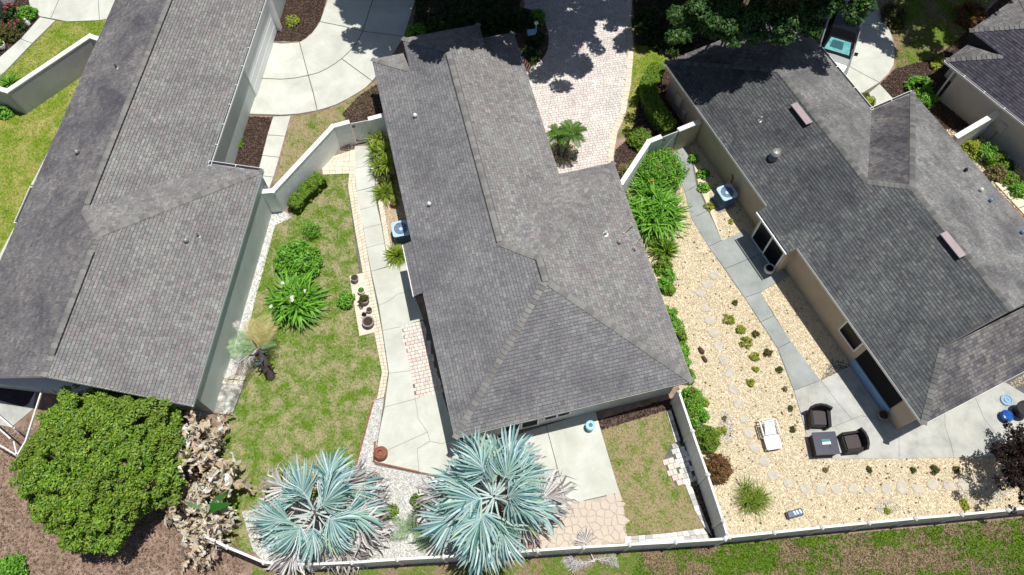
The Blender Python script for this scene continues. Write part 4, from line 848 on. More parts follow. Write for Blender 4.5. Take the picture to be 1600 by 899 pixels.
t = pot('large pot brimming with yellow-green foliage on the tiled pad', 570, 470, .22, .36); bulk('foliage', clump_leaves(rng.normal(0, .1, (10, 3)) * (1, 1, .3) + (0, 0, .4), 30, .1, .05), 4, 'leaf_olive', t)
pot('smallest grey pot of soil beside the paved path', 577.5, 486, .13, .2)
pot('largest banded grey pot at the south end of the tiled pad', 576, 505, .25, .34, shape=[(.2, 0), (.24, .12), (.26, .13), (.24, .15), (.25, .26), (.28, .27), (.28, .34), (.22, .34), (.21, .29)])
t = pot('dark brown pot with grassy plant by the west wall of the middle house', 617, 318, .2, .3, 'terracotta'); sprig(t, 60, .35, .012, 'leaf_yucca', .25)
pot('round terracotta urn with a dark mouth at the patio corner', 595, 709, .3, .42, 'terracotta', None, shape=[(.14, 0), (.27, .1), (.31, .22), (.26, .35), (.13, .41), (.15, .44), (.10, .44), (.09, .3)], cat='urn', name='clay_urn')
pot('white round pot on the shaded slab by the sliding door', 1201, 422, .24, .34, 'pot_white', 'black', shape=[(.17, 0), (.24, .16), (.25, .32), (.24, .34), (.19, .34), (.18, .28)])
pot('grey pot half in shadow beside the blue lower panel', 1378, 650, .22, .3, 'pot_grey', 'pot_soil')
pot('blue and white round bucket at the south wall of the middle house', 922, 667, .21, .42, 'sky_blue_box', 'dark_metal', shape=[(.18, 0), (.2, .36), (.21, .40), (.21, .42), (.09, .43), (.08, .36)], cat='bucket', name='bucket')
pot('glossy cobalt blue glazed pot on the far right patio', 1571, 651, .24, .32, 'blue_glaze', 'blue_glaze', shape=[(.14, 0), (.24, .12), (.27, .24), (.22, .32), (.16, .33)])
p = at(1573, 625, .1); t = thing('planter_saucer', 'round silvery blue ringed dish on the right patio', 'dish', (p.x, p.y, .046)); 
for i, (a, b, z) in enumerate(((.26, .20, .08), (.19, .14, .06), (.12, .06, .09))): MB().lathe([(a, 0), (a, z), (b, z), (b, z - .03)], (0, 0, 0), 20).build('ring', 'steel_blue', t)
MB().lathe([(.2, 0), (.2, .03)], (0, 0, 0), 16).build('plate', 'ac_side', t)
pot('black barrel planter at the right edge of the patio', 1596, 642, .34, .6, 'black', 'black', cat='barrel', name='barrel')
p = at(586, 747, 0); t = thing('drain_cover', 'round speckled grey cover in the white gravel', 'cover', (p.x, p.y, .014))
MB().lathe([(.25, 0), (.25, .05), (.2, .06)], (0, 0, 0), 22).build('lid', 'pot_grey', t); MB().lathe([(.04, .06), (.04, .1)], (-.05, .03, 0), 8).build('knob', 'pot_white', t)
p = at(569, 492, .1); t = thing('garden_ornament', 'small black and white ornament between two pots', 'ornament', (p.x, p.y, .05)); 
m = MB(); m.lathe([(.1, 0), (.12, .08), (.06, .16), (.02, .2)], (0, .02, 0), 8); m.build('body', 'black', t); MB().lathe([(.02, .14), (.05, .2), (.02, .25)], (.06, .08, 0), 8).build('head', 'pot_white', t); MB().box((-.06, -.12, .03), (.12, .07, .06), .5).build('foot', 'stone_grey', t)
for lab, px, py, sc in (('dark brown lump of driftwood on the gravel, northern of the pair', 1095, 549, 1.), ('grey-brown driftwood stub on the gravel, southern of the pair', 1100, 562, .8)):
    p = at(px, py, 0); t = MB(); t.tube([(-.1, .14, .05), (-.02, .05, .09), (.05, -.08, .08), (.08, -.16, .04)], [.05 * sc, .1 * sc, .11 * sc, .04 * sc], 7); o = t.build('driftwood', 'driftwood'); o.location = (p.x, p.y, .0); tag(o, lab, 'driftwood')
p = at(1241, 803, .1); t = thing('storage_case', 'small black case with pale blue latches on the gravel by the back fence', 'case', (p.x, p.y, .02), R(14))
MB().prism(rounded(.72, .3, .06, 2), 0, .14).build('body', 'black', t); MB().prism(rounded(.6, .22, .05, 2), .14, .2).build('lid', 'ac_side', t)
for x in (-.02, .1, .24): MB().box((x, .02, .205), (.07, .16, .03), .25).build('latch', 'steel_blue', t)
# hose at the gate
p = at(545, 233, 0); m = MB(); pts = [(math.cos(a) * (.16 + .03 * math.sin(a * 3)) + a * .028 - .35, math.sin(a) * .12, .07 + .006 * a) for a in np.linspace(0, 20, 70)]
m.tube(pts, .018, 5); o = m.build('garden_hose', 'hose'); o.location = (p.x - .05, p.y + .02, .0); tag(o, 'coiled dark garden hose on the tiles inside the west gate', 'hose')
# mouldy slab with brick border at the left house
o = at(355, 616, 0); t = thing('old_slab', 'mould-blackened slab with pale brick border at the foot of the green wall', 'slab', o)
def loc2(p): return [tuple(Vector(q) - o.xy) for q in PX(p)]
MB().prism(loc2([(334, 647), (350, 600), (382, 602), (364, 650)]), 0, .14).build('slab', 'mould_slab', t)
for a, b in (((346, 586), (386, 589)), ):
    for i in range(5):
        for j in range(2):
            q = Vector(a).lerp(Vector(b), i / 5) + Vector((-3, 8)) * j * .95; r_ = Vector(a).lerp(Vector(b), (i + 1) / 5) + Vector((-3, 8)) * j * .95
            MB().prism(inset(loc2([tuple(q), tuple(r_), tuple(r_ + Vector((-3, 7))), tuple(q + Vector((-3, 7)))]), .01), 0, .15).build('brick', 'cream_block', t)
MB().prism(loc2([(344, 600), (349, 600), (336, 642), (331, 642)]), .14, .16).build('stripe', 'pot_white', t)
# cream edging blocks east of the right house
for i in range(7):
    a, b = Vector((1553, 288)).lerp(Vector((1640, 382)), i / 7), Vector((1553, 288)).lerp(Vector((1640, 382)), (i + .92) / 7); q = PX([tuple(a), tuple(a + Vector((14, -6))), tuple(b + Vector((14, -6))), tuple(b)]); c = np.mean(q, 0)
    o = MB().prism([(x - c[0], y - c[1]) for x, y in q], 0, .09).build('edging_block', 'cream_block'); o.location = (c[0], c[1], .02); tag(o, 'cream edging block, %s from the north in the row east of the right house' % ('first', 'second', 'third', 'fourth', 'fifth', 'sixth', 'last')[i], 'edging block', 'edging blocks east of the right house')
# downspout splash block
p = at(430, 46, 0); t = thing('splash_block', 'light blue splash block at the corner of the left house', 'splash block', (p.x, p.y, .03), R(-35)); MB().prism([(-.12, -.3), (.12, -.3), (.2, .3), (-.2, .3)], 0, .06).build('base', 'sky_blue_box', t)
for sx in (-1, 1): MB().beam((sx * .11, -.28, .09), (sx * .18, .28, .09), .03, .06).build('lip', 'sky_blue_box', t)
# flag and garden post near the paver drive
p = at(812, 92, 2.2); t = thing('flag', 'small striped red and white flag at the corner of the middle house', 'flag', p)
MB().tube([(-.3, -.35, -.1), (.1, .1, .35)], .015).build('pole', 'cap_white', t)
for i in range(9):
    m = MB(); n = 6
    vs = [(.08 + .085 * (i + e) * .6 + .05 * math.sin(k * 1.3), -.06 - .0 * k - .045 * (i + e), .30 - k * .14 - .02 * (i + e)) for k in range(n + 1) for e in (0, 1)]
    m.add(vs, [(2 * k, 2 * k + 1, 2 * k + 3, 2 * k + 2) for k in range(n)]); m.build('stripe', 'red_cloth' if i % 2 == 0 else 'white_cloth', t)
MB().box((.2, -.12, .24), (.22, .02, .26), -.6).build('canton', 'navy_cloth', t)
p = at(837, 62, 0); t = thing('garden_post', 'white ball-topped post with light blue box in the dark planting bed', 'post', (p.x, p.y, .06)); MB().tube([(0, 0, 0), (0, 0, 1.1)], .035, 8).build('pole', 'sky_blue_box', t)
MB().lathe([(.02, 1.08), (.1, 1.14), (.12, 1.2), (.08, 1.28), (.02, 1.3)], (0, 0, 0), 10).build('ball', 'cap_white', t); MB().box((-.25, -.05, .55), (.42, .26, .2), .2).build('box', 'sky_blue_box', t)
p = at(411, 20, 0)
# white ornament among the pink flowers
p = at(43, 36, .2); o = MB().lathe([(.06, 0), (.12, .12), (.1, .3), (.04, .42), (.06, .5), (.01, .55)], (0, 0, 0), 10).build('garden_statue', 'pot_white'); o.location = (p.x, p.y, 0); tag(o, 'small white garden statue beside the pink flowers', 'statue')
t = pot('pale grey bowl of leaves at the far left flower bed', 3, 73, .22, .3, 'pot_white'); bulk('foliage', clump_leaves([(0, 0, .35)], 60, .2, .08), 4, 'leaf_hedge', t)

# ------------------------------------------------------------------ patio furniture
def armchair(label, loc, rz):
    t = thing('armchair', label, 'armchair', loc, rz, 'wicker armchairs on the patio')
    w, d = .82, .80
    MB().prism(rounded(w - .06, d - .08, .05, 2), .06, .36).build('base', 'wicker', t)
    MB().prism(rounded(w - .26, d - .2, .05, 2), .362, .44).build('seat', 'wicker_seat', t)
    for sx in (-1, 1):
        m = MB(); m.prism([(sx * (w / 2 - .05) - .06, -d / 2), (sx * (w / 2 - .05) + .06, -d / 2), (sx * (w / 2 - .02) + .07, d / 2 - .1), (sx * (w / 2 - .05) - .05, d / 2 - .1)], .06, .60); m.build('arm', 'wicker', t)
    m = MB(); bw = w / 2 + .07; yb = d / 2
    pr = [(-bw, yb - .12, .0), (-bw * .5, yb + .0, 0), (0, yb + .04, 0), (bw * .5, yb, 0), (bw, yb - .12, 0)]
    vs = []
    for z, off in ((.06, -.02), (.84, .1)):
        for x, y, _ in pr: vs.append((x * (1 if z > .5 else .9), y + off, z)); vs.append((x * (1 if z > .5 else .9) * .93, y + off - .09, z))
    fs = []
    for i in range(4):
        a = 2 * i; fs += [(a, a + 2, a + 12, a + 10), (a + 3, a + 1, a + 11, a + 13), (a + 10, a + 12, a + 13, a + 11)]
    fs += [(1, 0, 10, 11), (8, 9, 19, 18)]; m.add(vs, fs); m.build('backrest', 'wicker', t)
    for sx in (-1, 1):
        for sy in (-1, 1): MB().box((sx * .33, sy * .31, .03), (.06, .06, .06)).build('leg', 'black', t)
    return t
p = at(1278, 655, .3); armchair('dark wicker armchair standing alone north of the square table', (p.x, p.y, .045), R(-2))
p = at(1330, 692, .3); armchair('dark wicker armchair drawn up to the east side of the square table', (p.x, p.y, .045), R(-82))
p = at(1290, 693, .62); t = thing('patio_table', 'square navy blue patio table with papers on it', 'table', (p.x, p.y, .045), R(3))
MB().box((0, 0, .60), (1.0, .96, .05)).build('tabletop', 'table_navy', t); MB().box((0, 0, .29), (.9, .86, .57)).build('base', 'wicker', t)
p = p + Vector((.0, -.0, 0)); o = MB().box((0, 0, .004), (.36, .11, .008)).build('brochure', 'paper'); o.location = (p.x + .02, p.y - .0, .674); o.rotation_euler.z = .08; tag(o, 'white paper strip lying on the navy table', 'brochure')
o = MB().box((0, 0, .006), (.36, .09, .012)).build('booklet', 'teal_print'); o.location = (p.x - .0, p.y + .12, .674); o.rotation_euler.z = .03; tag(o, 'teal booklet lying on the navy table', 'booklet')
o = MB().box((0, 0, .006), (.03, .14, .012)).build('pen', 'black'); o.location = (p.x + .15, p.y - .14, .674); tag(o, 'black pen on the navy table', 'pen')
# chaise longue on the gravel
p = at(1203, 678, .3); t = thing('sun_lounger', 'pale blue-grey sun lounger with raised back on the straw gravel', 'sun lounger', (p.x, p.y, .02), R(9))
for sx in (-1, 1):
    MB().beam((sx * .31, -.66, .3), (sx * .31, .66, .3), .05, .05).build('frame_rail', 'frame_cream', t)
    MB().beam((sx * .36, -.1, .5), (sx * .36, .52, .5), .06, .04).build('arm', 'frame_cream', t)
    for y in (-.6, .55): MB().tube([(sx * .31, y, .28), (sx * .33, y + .05 * (1 if y > 0 else -1), 0)], .025).build('leg', 'frame_cream', t)
    MB().tube([(sx * .34, .5, .5), (sx * .34, .52, .3)], .022).build('arm_post', 'frame_cream', t); MB().tube([(sx * .34, -.08, .5), (sx * .32, -.1, .3)], .022).build('arm_post', 'frame_cream', t)
MB().box((0, -.37, .33), (.58, .58, .04)).build('seat', 'sling', t)
m = MB(); m.add([(-.24, -.06, .36), (.24, -.06, .36), (.22, .44, .62), (-.22, .44, .62), (-.24, -.06, .33), (.24, -.06, .33), (.22, .44, .58), (-.22, .44, .58)], [(0, 1, 2, 3), (7, 6, 5, 4), (0, 4, 5, 1), (2, 6, 7, 3), (1, 5, 6, 2), (3, 7, 4, 0)]); m.build('backrest', 'sling', t)
MB().beam((-.3, .64, .3), (.3, .64, .3), .05, .05).build('crossbar', 'frame_cream', t); MB().beam((-.28, .5, .52), (.28, .5, .52), .05, .04).build('head_bar', 'frame_cream', t)
MB().beam((-.3, -.66, .3), (.3, -.66, .3), .05, .05).build('crossbar', 'frame_cream', t)

# ------------------------------------------------------------------ parked car
ca = math.atan2(-.92, -.38) - math.pi / 2
fwd = Vector((-.38, -.92)).normalized(); wc = at(1310, 73, 1.2).xy; cc = wc - fwd * .72
t = thing('parked_car', 'silver car with black roof and turquoise sunshade, parked under the trees', 'car', (cc.x, cc.y, .05), ca)
def loft(secs, mat, name, parent, n=None):
    m = MB(); k = len(secs[0]); 
    fs = [(i * k + j, (i + 1) * k + j, (i + 1) * k + (j + 1) % k, i * k + (j + 1) % k) for i in range(len(secs) - 1) for j in range(k)]
    fs += [tuple(range(k)), tuple(range(len(secs) * k - 1, (len(secs) - 1) * k - 1, -1))]; m.add([p for s in secs for p in s], fs); return m.build(name, mat, parent, smooth=False)
def bsec(y, w, zl, zh, cr=.1): return [(-w, y, zl), (-w - .03, y, (zl + zh) / 2), (-w, y, zh - cr), (-w + cr * 1.3, y, zh - .01), (0, y, zh + .03), (w - cr * 1.3, y, zh - .01), (w, y, zh - cr), (w + .03, y, (zl + zh) / 2), (w, y, zl)]
loft([bsec(-2.3, .62, .35, .82), bsec(-2.2, .78, .25, .95), bsec(-1.9, .88, .22, 1.02), bsec(-1.0, .9, .22, 1.0), bsec(.4, .9, .22, .98), bsec(.95, .9, .22, .97), bsec(1.6, .88, .24, .9), bsec(2.0, .80, .26, .80), bsec(2.22, .66, .3, .68), bsec(2.32, .5, .36, .6)], 'car_silver', 'body', t)
def csec(y, w, zl, zh, wt): return [(-w, y, zl), (-wt, y, zh), (0, y, zh + .03), (wt, y, zh), (w, y, zl)]
loft([csec(-1.75, .78, .95, 1.0, .74), csec(-1.25, .8, .95, 1.38, .62), csec(-.2, .82, .95, 1.46, .64), csec(.35, .82, .95, 1.40, .62), csec(1.12, .8, .93, .97, .76)], 'car_black', 'roof', t)
def glass4(p, mat, name, par=t, up=.012):
    a, b, c = Vector(p[0]), Vector(p[1]), Vector(p[3]); n = (b - a).cross(c - a).normalized(); m = MB(); m.add([Vector(q) + n * up for q in p] + [Vector(q) - n * .005 for q in p], [(0, 1, 2, 3), (7, 6, 5, 4), (0, 4, 5, 1), (1, 5, 6, 2), (2, 6, 7, 3), (3, 7, 4, 0)]); return m.build(name, mat, par)
w_ = glass4([(.62, .38, 1.42), (-.62, .38, 1.42), (-.79, 1.14, .99), (.79, 1.14, .99)], 'car_black', 'windshield', up=.025)
glass4([(.53, .46, 1.39), (-.53, .46, 1.39), (-.66, 1.02, 1.06), (.66, 1.02, 1.06)], 'sunshade', 'sunshade', w_, up=.035)
glass4([(.40, .54, 1.355), (-.18, .54, 1.355), (-.24, .88, 1.15), (.46, .88, 1.15)], 'sunshade_dark', 'shade_panel', w_, up=.042)
glass4([(-.55, -1.3, 1.36), (.55, -1.3, 1.36), (.68, -1.72, 1.04), (-.68, -1.72, 1.04)], 'steel_blue', 'rear_window')
for sx in (-1, 1):
    pl = [(sx * .825, -1.15, 1.0), (sx * .825, .75, 1.0), (sx * .66, .3, 1.36), (sx * .66, -1.05, 1.36)]
    glass4(pl if sx > 0 else pl[::-1], 'window_glass', 'side_window', up=.02)
    m = MB(); m.prism([(sx * .9, .72), (sx * 1.08, .70), (sx * 1.08, .84), (sx * .9, .86)], .98, 1.1); m.build('wing_mirror', 'car_black', t)
    m = MB(); m.box((sx * .55, 2.12, .70), (.32, .18, .12), sx * -.35); m.build('headlight', 'lamp_glass', t)
    m = MB(); m.box((sx * .62, -2.22, .80), (.28, .1, .14), sx * .3); m.build('tail_light', 'red_cloth', t)
    for y in (-1.4, 1.45):
        m = MB(); n = 18; vs = [(sx * x, y + .33 * math.cos(q) * rr, .33 + .33 * math.sin(q) * rr) for x, rr in ((.70, 1), (.90, 1), (.915, .9), (.915, .62)) for q in np.linspace(0, 6.283, n + 1)[:-1]]
        m.add(vs, [(i * n + j, i * n + (j + 1) % n, (i + 1) * n + (j + 1) % n, (i + 1) * n + j) for i in range(3) for j in range(n)]); wh = m.build('wheel', 'tyre', t)
        m = MB(); m.add([(sx * .91, y + .21 * math.cos(q), .33 + .21 * math.sin(q)) for q in np.linspace(0, 6.283, 15)[:-1]], [tuple(range(14))]); m.build('rim', 'rim', wh)
MB().box((0, 2.30, .42), (.9, .06, .1)).build('grille', 'car_black', t)

# ------------------------------------------------------------------ stepping stones
SS = [(1116, 431), (1104, 444), (1095, 458), (1102, 482), (1109, 500), (1114, 520), (1123, 541), (1131, 563), (1140, 584), (1145, 608), (1153, 630), (1161, 654), (1171, 676), (1178, 699), (1194, 721), (1207, 743), (1232, 755), (1257, 763), (1283, 765), (1307, 764), (1333, 763), (1358, 766), (1384, 764), (1409, 762), (1433, 763), (1457, 757), (1482, 759), (1506, 756)]
for i, (px, py) in enumerate(SS):
    p = at(px, py, .03); r0 = random.uniform(.21, .26); n = 9
    poly = [(r0 * random.uniform(.72, 1.16) * math.cos(2 * math.pi * k / n) * 1.05, r0 * random.uniform(.72, 1.16) * math.sin(2 * math.pi * k / n)) for k in range(n)]
    m = MB(); m.prism(poly, 0, .028); m.prism(inset(poly, .03), .028, .036); o = m.build('stepping_stone', 'stone_grey'); o.location = (p.x, p.y, .016)
    ORD = ('first', 'second', 'third', 'fourth', 'fifth', 'sixth', 'seventh', 'eighth', 'ninth', 'tenth', 'eleventh', 'twelfth', 'thirteenth', 'fourteenth', 'fifteenth')
    if i < 15: w = 'grey stepping stone, %s down the gravel from the slab walkway towards the sun lounger' % ORD[i]
    else: w = 'grey stepping stone, %s eastward in the run along the back fence' % ORD[i - 15]
    tag(o, w, 'stepping stone', 'stepping stones on the straw gravel')

# ------------------------------------------------------------------ plants
def shrub(name, label, cat, px, py, r, h, mat, n=60, per=60, leaf=.07, sig=.16, flat=.8, aspect=.5, group=None, rz=0, sx=1, sy=1, extra=None, stems=True, dens=1, box=None):
    """leafy bush: clumps on an uneven dome over a few woody stems"""
    p = at(px, py, h * .55); t = thing(name, label, cat, (p.x, p.y, .01), rz, group)
    u = rng.normal(0, 1, (n, 3)); u /= np.linalg.norm(u, axis=1, keepdims=True); u[:, 2] = np.abs(u[:, 2]); rr = rng.uniform(.55, 1.0, (n, 1)) ** .6
    c = u * rr * (r * sx, r * sy, h * .82) + (0, 0, h * .12)
    if box: c = np.stack([rng.uniform(-sx * r, sx * r, n), rng.uniform(-sy * r, sy * r, n), rng.uniform(.15, 1, n) ** .5 * h * .92], 1)
    bulk('foliage', clump_leaves(c, per, sig, leaf, .9, flat, aspect), 4, mat, t)
    if extra:
        em, en, es, eh = extra; k = rng.choice(n, min(n, en)); bulk('flowers', clump_leaves(c[k] * (1, 1, 1.12) + (0, 0, eh), 7, .05, es, 1.2, .6, .8), 4, em, t, 'stuff')
    if stems:
        m = MB()
        for i in range(5): a = i * 1.26; m.tube([(.03 * math.cos(a), .03 * math.sin(a), 0), (r * .4 * sx * math.cos(a), r * .4 * sy * math.sin(a), h * .6)], [.025, .012], 5)
        m.build('stems', 'bark', t)
    return t
def rosette(name, label, cat, px, py, n, L, w, mat, elev=(.2, 1.35), droop=.25, zb=.05, group=None, z=None, seg=3, trunk=None):
    p = at(px, py, (zb + L * .4) if z is None else z); t = thing(name, label, cat, (p.x, p.y, .01), random.uniform(0, 6), group)
    bulk('leaves', blades(n, L, w, elev, droop, .03, seg, zb), 4, mat, t, None, blade_faces(seg))
    if zb > .2: MB().tube([(0, 0, 0), (.01, .01, zb)], [.05, .04], 7).build('stem', 'palm_trunk', t)
    return t
# clipped hedges
def hedge(label, pts, wd, h, mat='leaf_hedge', per=55, group=None):
    W_ = [at(*p, h * .6) for p in pts]; o = Vector((*W_[0].xy, 0)); t = thing('hedge', label, 'hedge', o, 0, group); cs = []; core = MB()
    for a, b in zip(W_, W_[1:]):
        L = (b - a).length; d = (b - a).normalized(); n = Vector((-d.y, d.x, 0))
        k = int(L * wd * h * 260) + 8
        for i in range(k):
            q = a - o + d * random.uniform(-.05, L) + n * random.uniform(-.5, .5) * wd; q.z = h * random.choice((1, 1, random.uniform(.15, 1))) * random.uniform(.88, 1.0); cs.append(q)
        core.beam((a.x - o.x, a.y - o.y, h * .42), (b.x - o.x, b.y - o.y, h * .44), wd * .86, h * .82)
    core.build('branches', 'hedge_core', t); bulk('foliage', clump_leaves(np.array(cs), per, .08, .042, .8, .9, .55), 4, mat, t)
    return t
hedge('trimmed box hedge along the white wall in the middle garden', [(458, 324), (478, 301), (503, 278)], .62, .75)
hedge('curved clipped hedge against the west wall of the right house', [(1028, 108), (1010, 138), (1016, 162), (1034, 188), (1047, 205)], .8, .95)
shrub('bush', 'round clipped bush beside the paver drive and the angled wall', 'bush', 1001, 214, .58, .85, 'leaf_hedge', 150, 60, .042, .12)
# middle garden
def tussock(name, label, cat, px, py, r, h, mat, n, L, w, group=None, flowers=None, elev=(.1, 1.4), per=None):
    """plant of many long arching leaves rising from several crowns"""
    p = at(px, py, h * .5); t = thing(name, label, cat, (p.x, p.y, .01), 0, group); V = []
    for i in range(n):
        b = blades(26, L, w, elev, L * .3, .02, 3, .02 + random.uniform(0, h * .45)); a = random.uniform(0, 6.3); q = r * math.sqrt(random.random()) * .75; b[..., 0] += q * math.cos(a); b[..., 1] += q * math.sin(a); V.append(b)
    bulk('leaves', np.concatenate(V), 4, mat, t, None, blade_faces())
    if flowers:
        c = np.stack([rng.uniform(-r, r, flowers[1]), rng.uniform(-r, r, flowers[1]), np.full(flowers[1], h * .95)], 1); bulk('flowers', clump_leaves(c, 14, .06, .06, 1, .7, .7), 4, flowers[0], t, 'stuff')
    return t
shrub('bush', 'bright leafy bush in the middle of the garden lawn', 'bush', 462, 405, 1.05, 1.2, 'leaf_bright', 130, 50, .085, .2, aspect=.4)
tussock('lily_clump', 'large clump of long drooping green leaves with white flowers on the garden lawn', 'plant', 458, 468, .95, 1.3, 'leaf_bright', 26, 1.15, .05, flowers=('petal_white', 5))
shrub('bush', 'small airy bush between the hedge and the bright bush', 'bush', 484, 357, .45, .8, 'leaf_bright', 36, 22, .05, .16, aspect=.35)
shrub('bush', 'low sprawling plant beside the tiled pot pad', 'plant', 541, 467, .42, .5, 'leaf_bright', 26, 26, .08, .14, aspect=.4)
# strap-leaved row by the west wall of the middle house
for i, (px, py, lab) in enumerate(((589, 212, 'spiky yellow-green rosette, northernmost of the row by the west gate'), (585, 231, 'spiky rosette with long leaves nearest the gate walkway'), (600, 231, 'spiky rosette tight against the middle house eave'), (590, 257, 'spiky rosette at the middle of the row beside the walkway'), (603, 252, 'spiky rosette behind the walkway rosettes, under the eave'))):
    rosette('yucca', lab, 'yucca', px, py, 58, .66, .03, 'leaf_yucca', (-.15, 1.4), .08, .45 + .1 * (i % 3), 'spiky rosettes by the west wall of the middle house')
rosette('grass_clump', 'arching grass clump by the dark pot under the eave', 'ornamental grass', 601, 296, 220, .85, .022, 'leaf_yucca', (.2, 1.4), .4, .05)
rosette('grass_clump', 'low grass clump between the rosettes and the arching grass', 'ornamental grass', 603, 280, 160, .7, .022, 'leaf_olive', (.2, 1.4), .35, .05)
rosette('grass_clump', 'arching grass clump below the light blue air conditioner', 'ornamental grass', 620, 396, 260, .75, .022, 'leaf_yucca', (.2, 1.45), .35, .05)
shrub('bush', 'dark bush in the corner by the west gate', 'bush', 588, 202, .4, .8, 'leaf_bright', 30, 40, .06, .14)
# flowering shrubs between the middle and right houses
shrub('shrub', 'bushy shrub with small orange flowers inside the angled white wall', 'shrub', 1030, 262, 1.3, 1.4, 'leaf_bright', 125, 40, .10, .34, aspect=.24, extra=('petal_orange', 16, .06, .05))
tussock('lily_clump', 'big fountain of long arching green leaves beside the east eave of the middle house', 'plant', 1026, 328, 1.15, 1.6, 'leaf_bright', 36, 1.35, .045, elev=(-.2, 1.35))
tussock('lily_clump', 'loose clump of arching leaves between the flowering shrub and the big fountain of leaves', 'plant', 1018, 296, .8, 1.3, 'leaf_bright', 18, .95, .04)
tussock('trailing_plant', 'thin trailing stems below the big fountain of leaves', 'plant', 1036, 385, .45, .8, 'leaf_hedge', 10, .7, .03)
for px, py, px2, py2, lab in ((975, 366, 1000, 352, 'upper pink-topped flower stalk leaning over the roof edge'), (992, 388, 1006, 368, 'lower pink-topped flower stalk leaning over the roof edge')):
    a, b = at(px2, py2, 1.9), at(px, py, 2.95); t = thing('flower_stalk', lab, 'flower', (a.x, a.y, 0)); b = b - Vector((a.x, a.y, 0))
    MB().tube([(0.3, 0, .4), (.1, .05, 1.6), b * .6 + Vector((0, 0, 1.1)), b], [.02, .018, .016, .012], 6).build('stalk', 'frond_green', t); bulk('petals', clump_leaves([tuple(b)], 26, .08, .045, 1, .7, .6), 4, 'petal_pale', t, 'stuff')
row = [(1036, 412, .42, .6), (1041, 428, .4, .5), (1038, 446, .35, .5), (1046, 452, .25, .4), (1046, 490, .4, .6), (1053, 508, .45, .7), (1060, 524, .42, .6), (1064, 548, .35, .5), (1068, 566, .3, .45), (1074, 588, .32, .5)]
for i, (px, py, r, h) in enumerate(row):
    nm = ('first', 'second', 'third', 'fourth', 'fifth', 'sixth', 'seventh', 'eighth', 'ninth', 'lowest')[i]
    shrub('ground_shrub', nm + ' of the low green bushes down the east eave of the middle house', 'bush', px, py, r, h, 'leaf_bright' if i % 3 else 'leaf_hedge', 26, 32, .06, .12, group='low bushes along the east eave', stems=False, extra=('petal_pink', 3, .04, .02) if i in (2, 3) else None)
for px, py, r, h, mat, lab, ex in ((1082, 622, .5, .9, 'leaf_bright', 'green red-tipped shrub at the north end of the side fence', 'leaf_red'), (1090, 650, .5, .9, 'leaf_bright', 'green red-tipped shrub second along the side fence', 'leaf_red'), (1107, 685, .52, .9, 'leaf_hedge', 'dark green red-tipped shrub beside the fence and yellow tuft', 'leaf_red'), (1121, 731, .62, .95, 'leaf_red', 'bronze-red shrub near the south end of the side fence', 'leaf_olive')):
    shrub('shrub', lab, 'shrub', px, py, r, h, mat, 70, 46, .055, .14, extra=(ex, 30, .05, .02))
tussock('feathery_bush', 'feathery fine-leaved bush on the gravel near the fence corner', 'bush', 1178, 776, .6, 1.0, 'leaf_yucca', 22, .6, .008, elev=(.1, 1.4))
tuft = [(1139, 499, .26, 'leaf_lime', 'broad yellow-green tuft with a curved outline at the walkway side'), (1158, 514, .22, 'leaf_lime', 'yellow-green tuft just below the broad curved tuft'), (1166, 534, .28, 'leaf_lime', 'largest round lime tuft at the middle of the gravel'), (1181, 522, .14, 'leaf_olive', 'small dark tuft right of the lime tufts'), (1149, 473, .11, 'leaf_olive', 'tiny olive tuft nearest the slab walkway'),
        (1200, 550, .19, 'leaf_olive', 'round dark green tuft beside the lower slab walkway'), (1180, 556, .2, 'leaf_lime', 'lime tuft beside the round dark tuft'), (1180, 576, .13, 'leaf_lime', 'small lime tuft between two larger ones'), (1174, 598, .17, 'leaf_lime', 'flat lime tuft above the sun lounger'), (1218, 578, .13, 'leaf_olive', 'round dark tuft near the patio corner'),
        (1226, 608, .1, 'leaf_tan', 'dry brownish tuft by the patio edge'), (1234, 638, .1, 'leaf_olive', 'small olive tuft left of the lone armchair'), (1240, 671, .12, 'leaf_olive', 'small olive tuft left of the navy table'), (1128, 674, .2, 'leaf_lime', 'yellow tuft beside the dark red-tipped shrub'), (1103, 630, .16, 'leaf_lime', 'yellow sprout beside the upper red-tipped shrubs'), (1133, 655, .09, 'leaf_tan', 'tiny brown tuft on the gravel left of the sun lounger'),
        (1290, 734, .08, 'leaf_tan', 'tiny dry tuft south of the navy table'), (1358, 734, .11, 'leaf_olive', 'olive tuft south of the patio, below the eave corner'), (1427, 735, .1, 'leaf_olive', 'olive tuft on the gravel, middle of the patio edge'), (1461, 734, .18, 'leaf_olive', 'largest green tuft along the south patio edge'), (1495, 733, .13, 'leaf_olive', 'green tuft near the shady end of the patio edge'),
        (1387, 797, .13, 'leaf_lime', 'lime tuft close to the back fence'), (1506, 784, .12, 'leaf_lime', 'upper lime tuft of the pair near the right end of the back fence'), (1509, 791, .14, 'leaf_lime', 'lower lime tuft of the pair near the right end of the back fence'), (1108, 322, .22, 'leaf_lime', 'yellow-green tuft beside the dark blue air conditioner'), (1142, 346, .1, 'leaf_lime', 'tiny yellow sprout below the dark blue air conditioner'), (1037, 455, .12, 'leaf_bright', 'small green sprout at the edge of the bushes')]
for px, py, r, mat, lab in tuft:
    shrub('tuft', lab, 'plant', px, py, r, r * 1.3, mat, max(8, int(r * 90)), 22, .045, .07, stems=False, group='tufts on the straw gravel', aspect=.4)
for px, py, lab in ((1084, 248, 'green young plant in the shaded strip, northernmost by the tan wall'), (1099, 270, 'green young plant in the shaded strip, second from the gate'), (1100, 291, 'green young plant at the edge of the strip above the air conditioner')):
    shrub('young_plant', lab, 'plant', px, py, .26, .4, 'leaf_bright', 16, 24, .07, .1, stems=False, group='young plants by the tan wall')
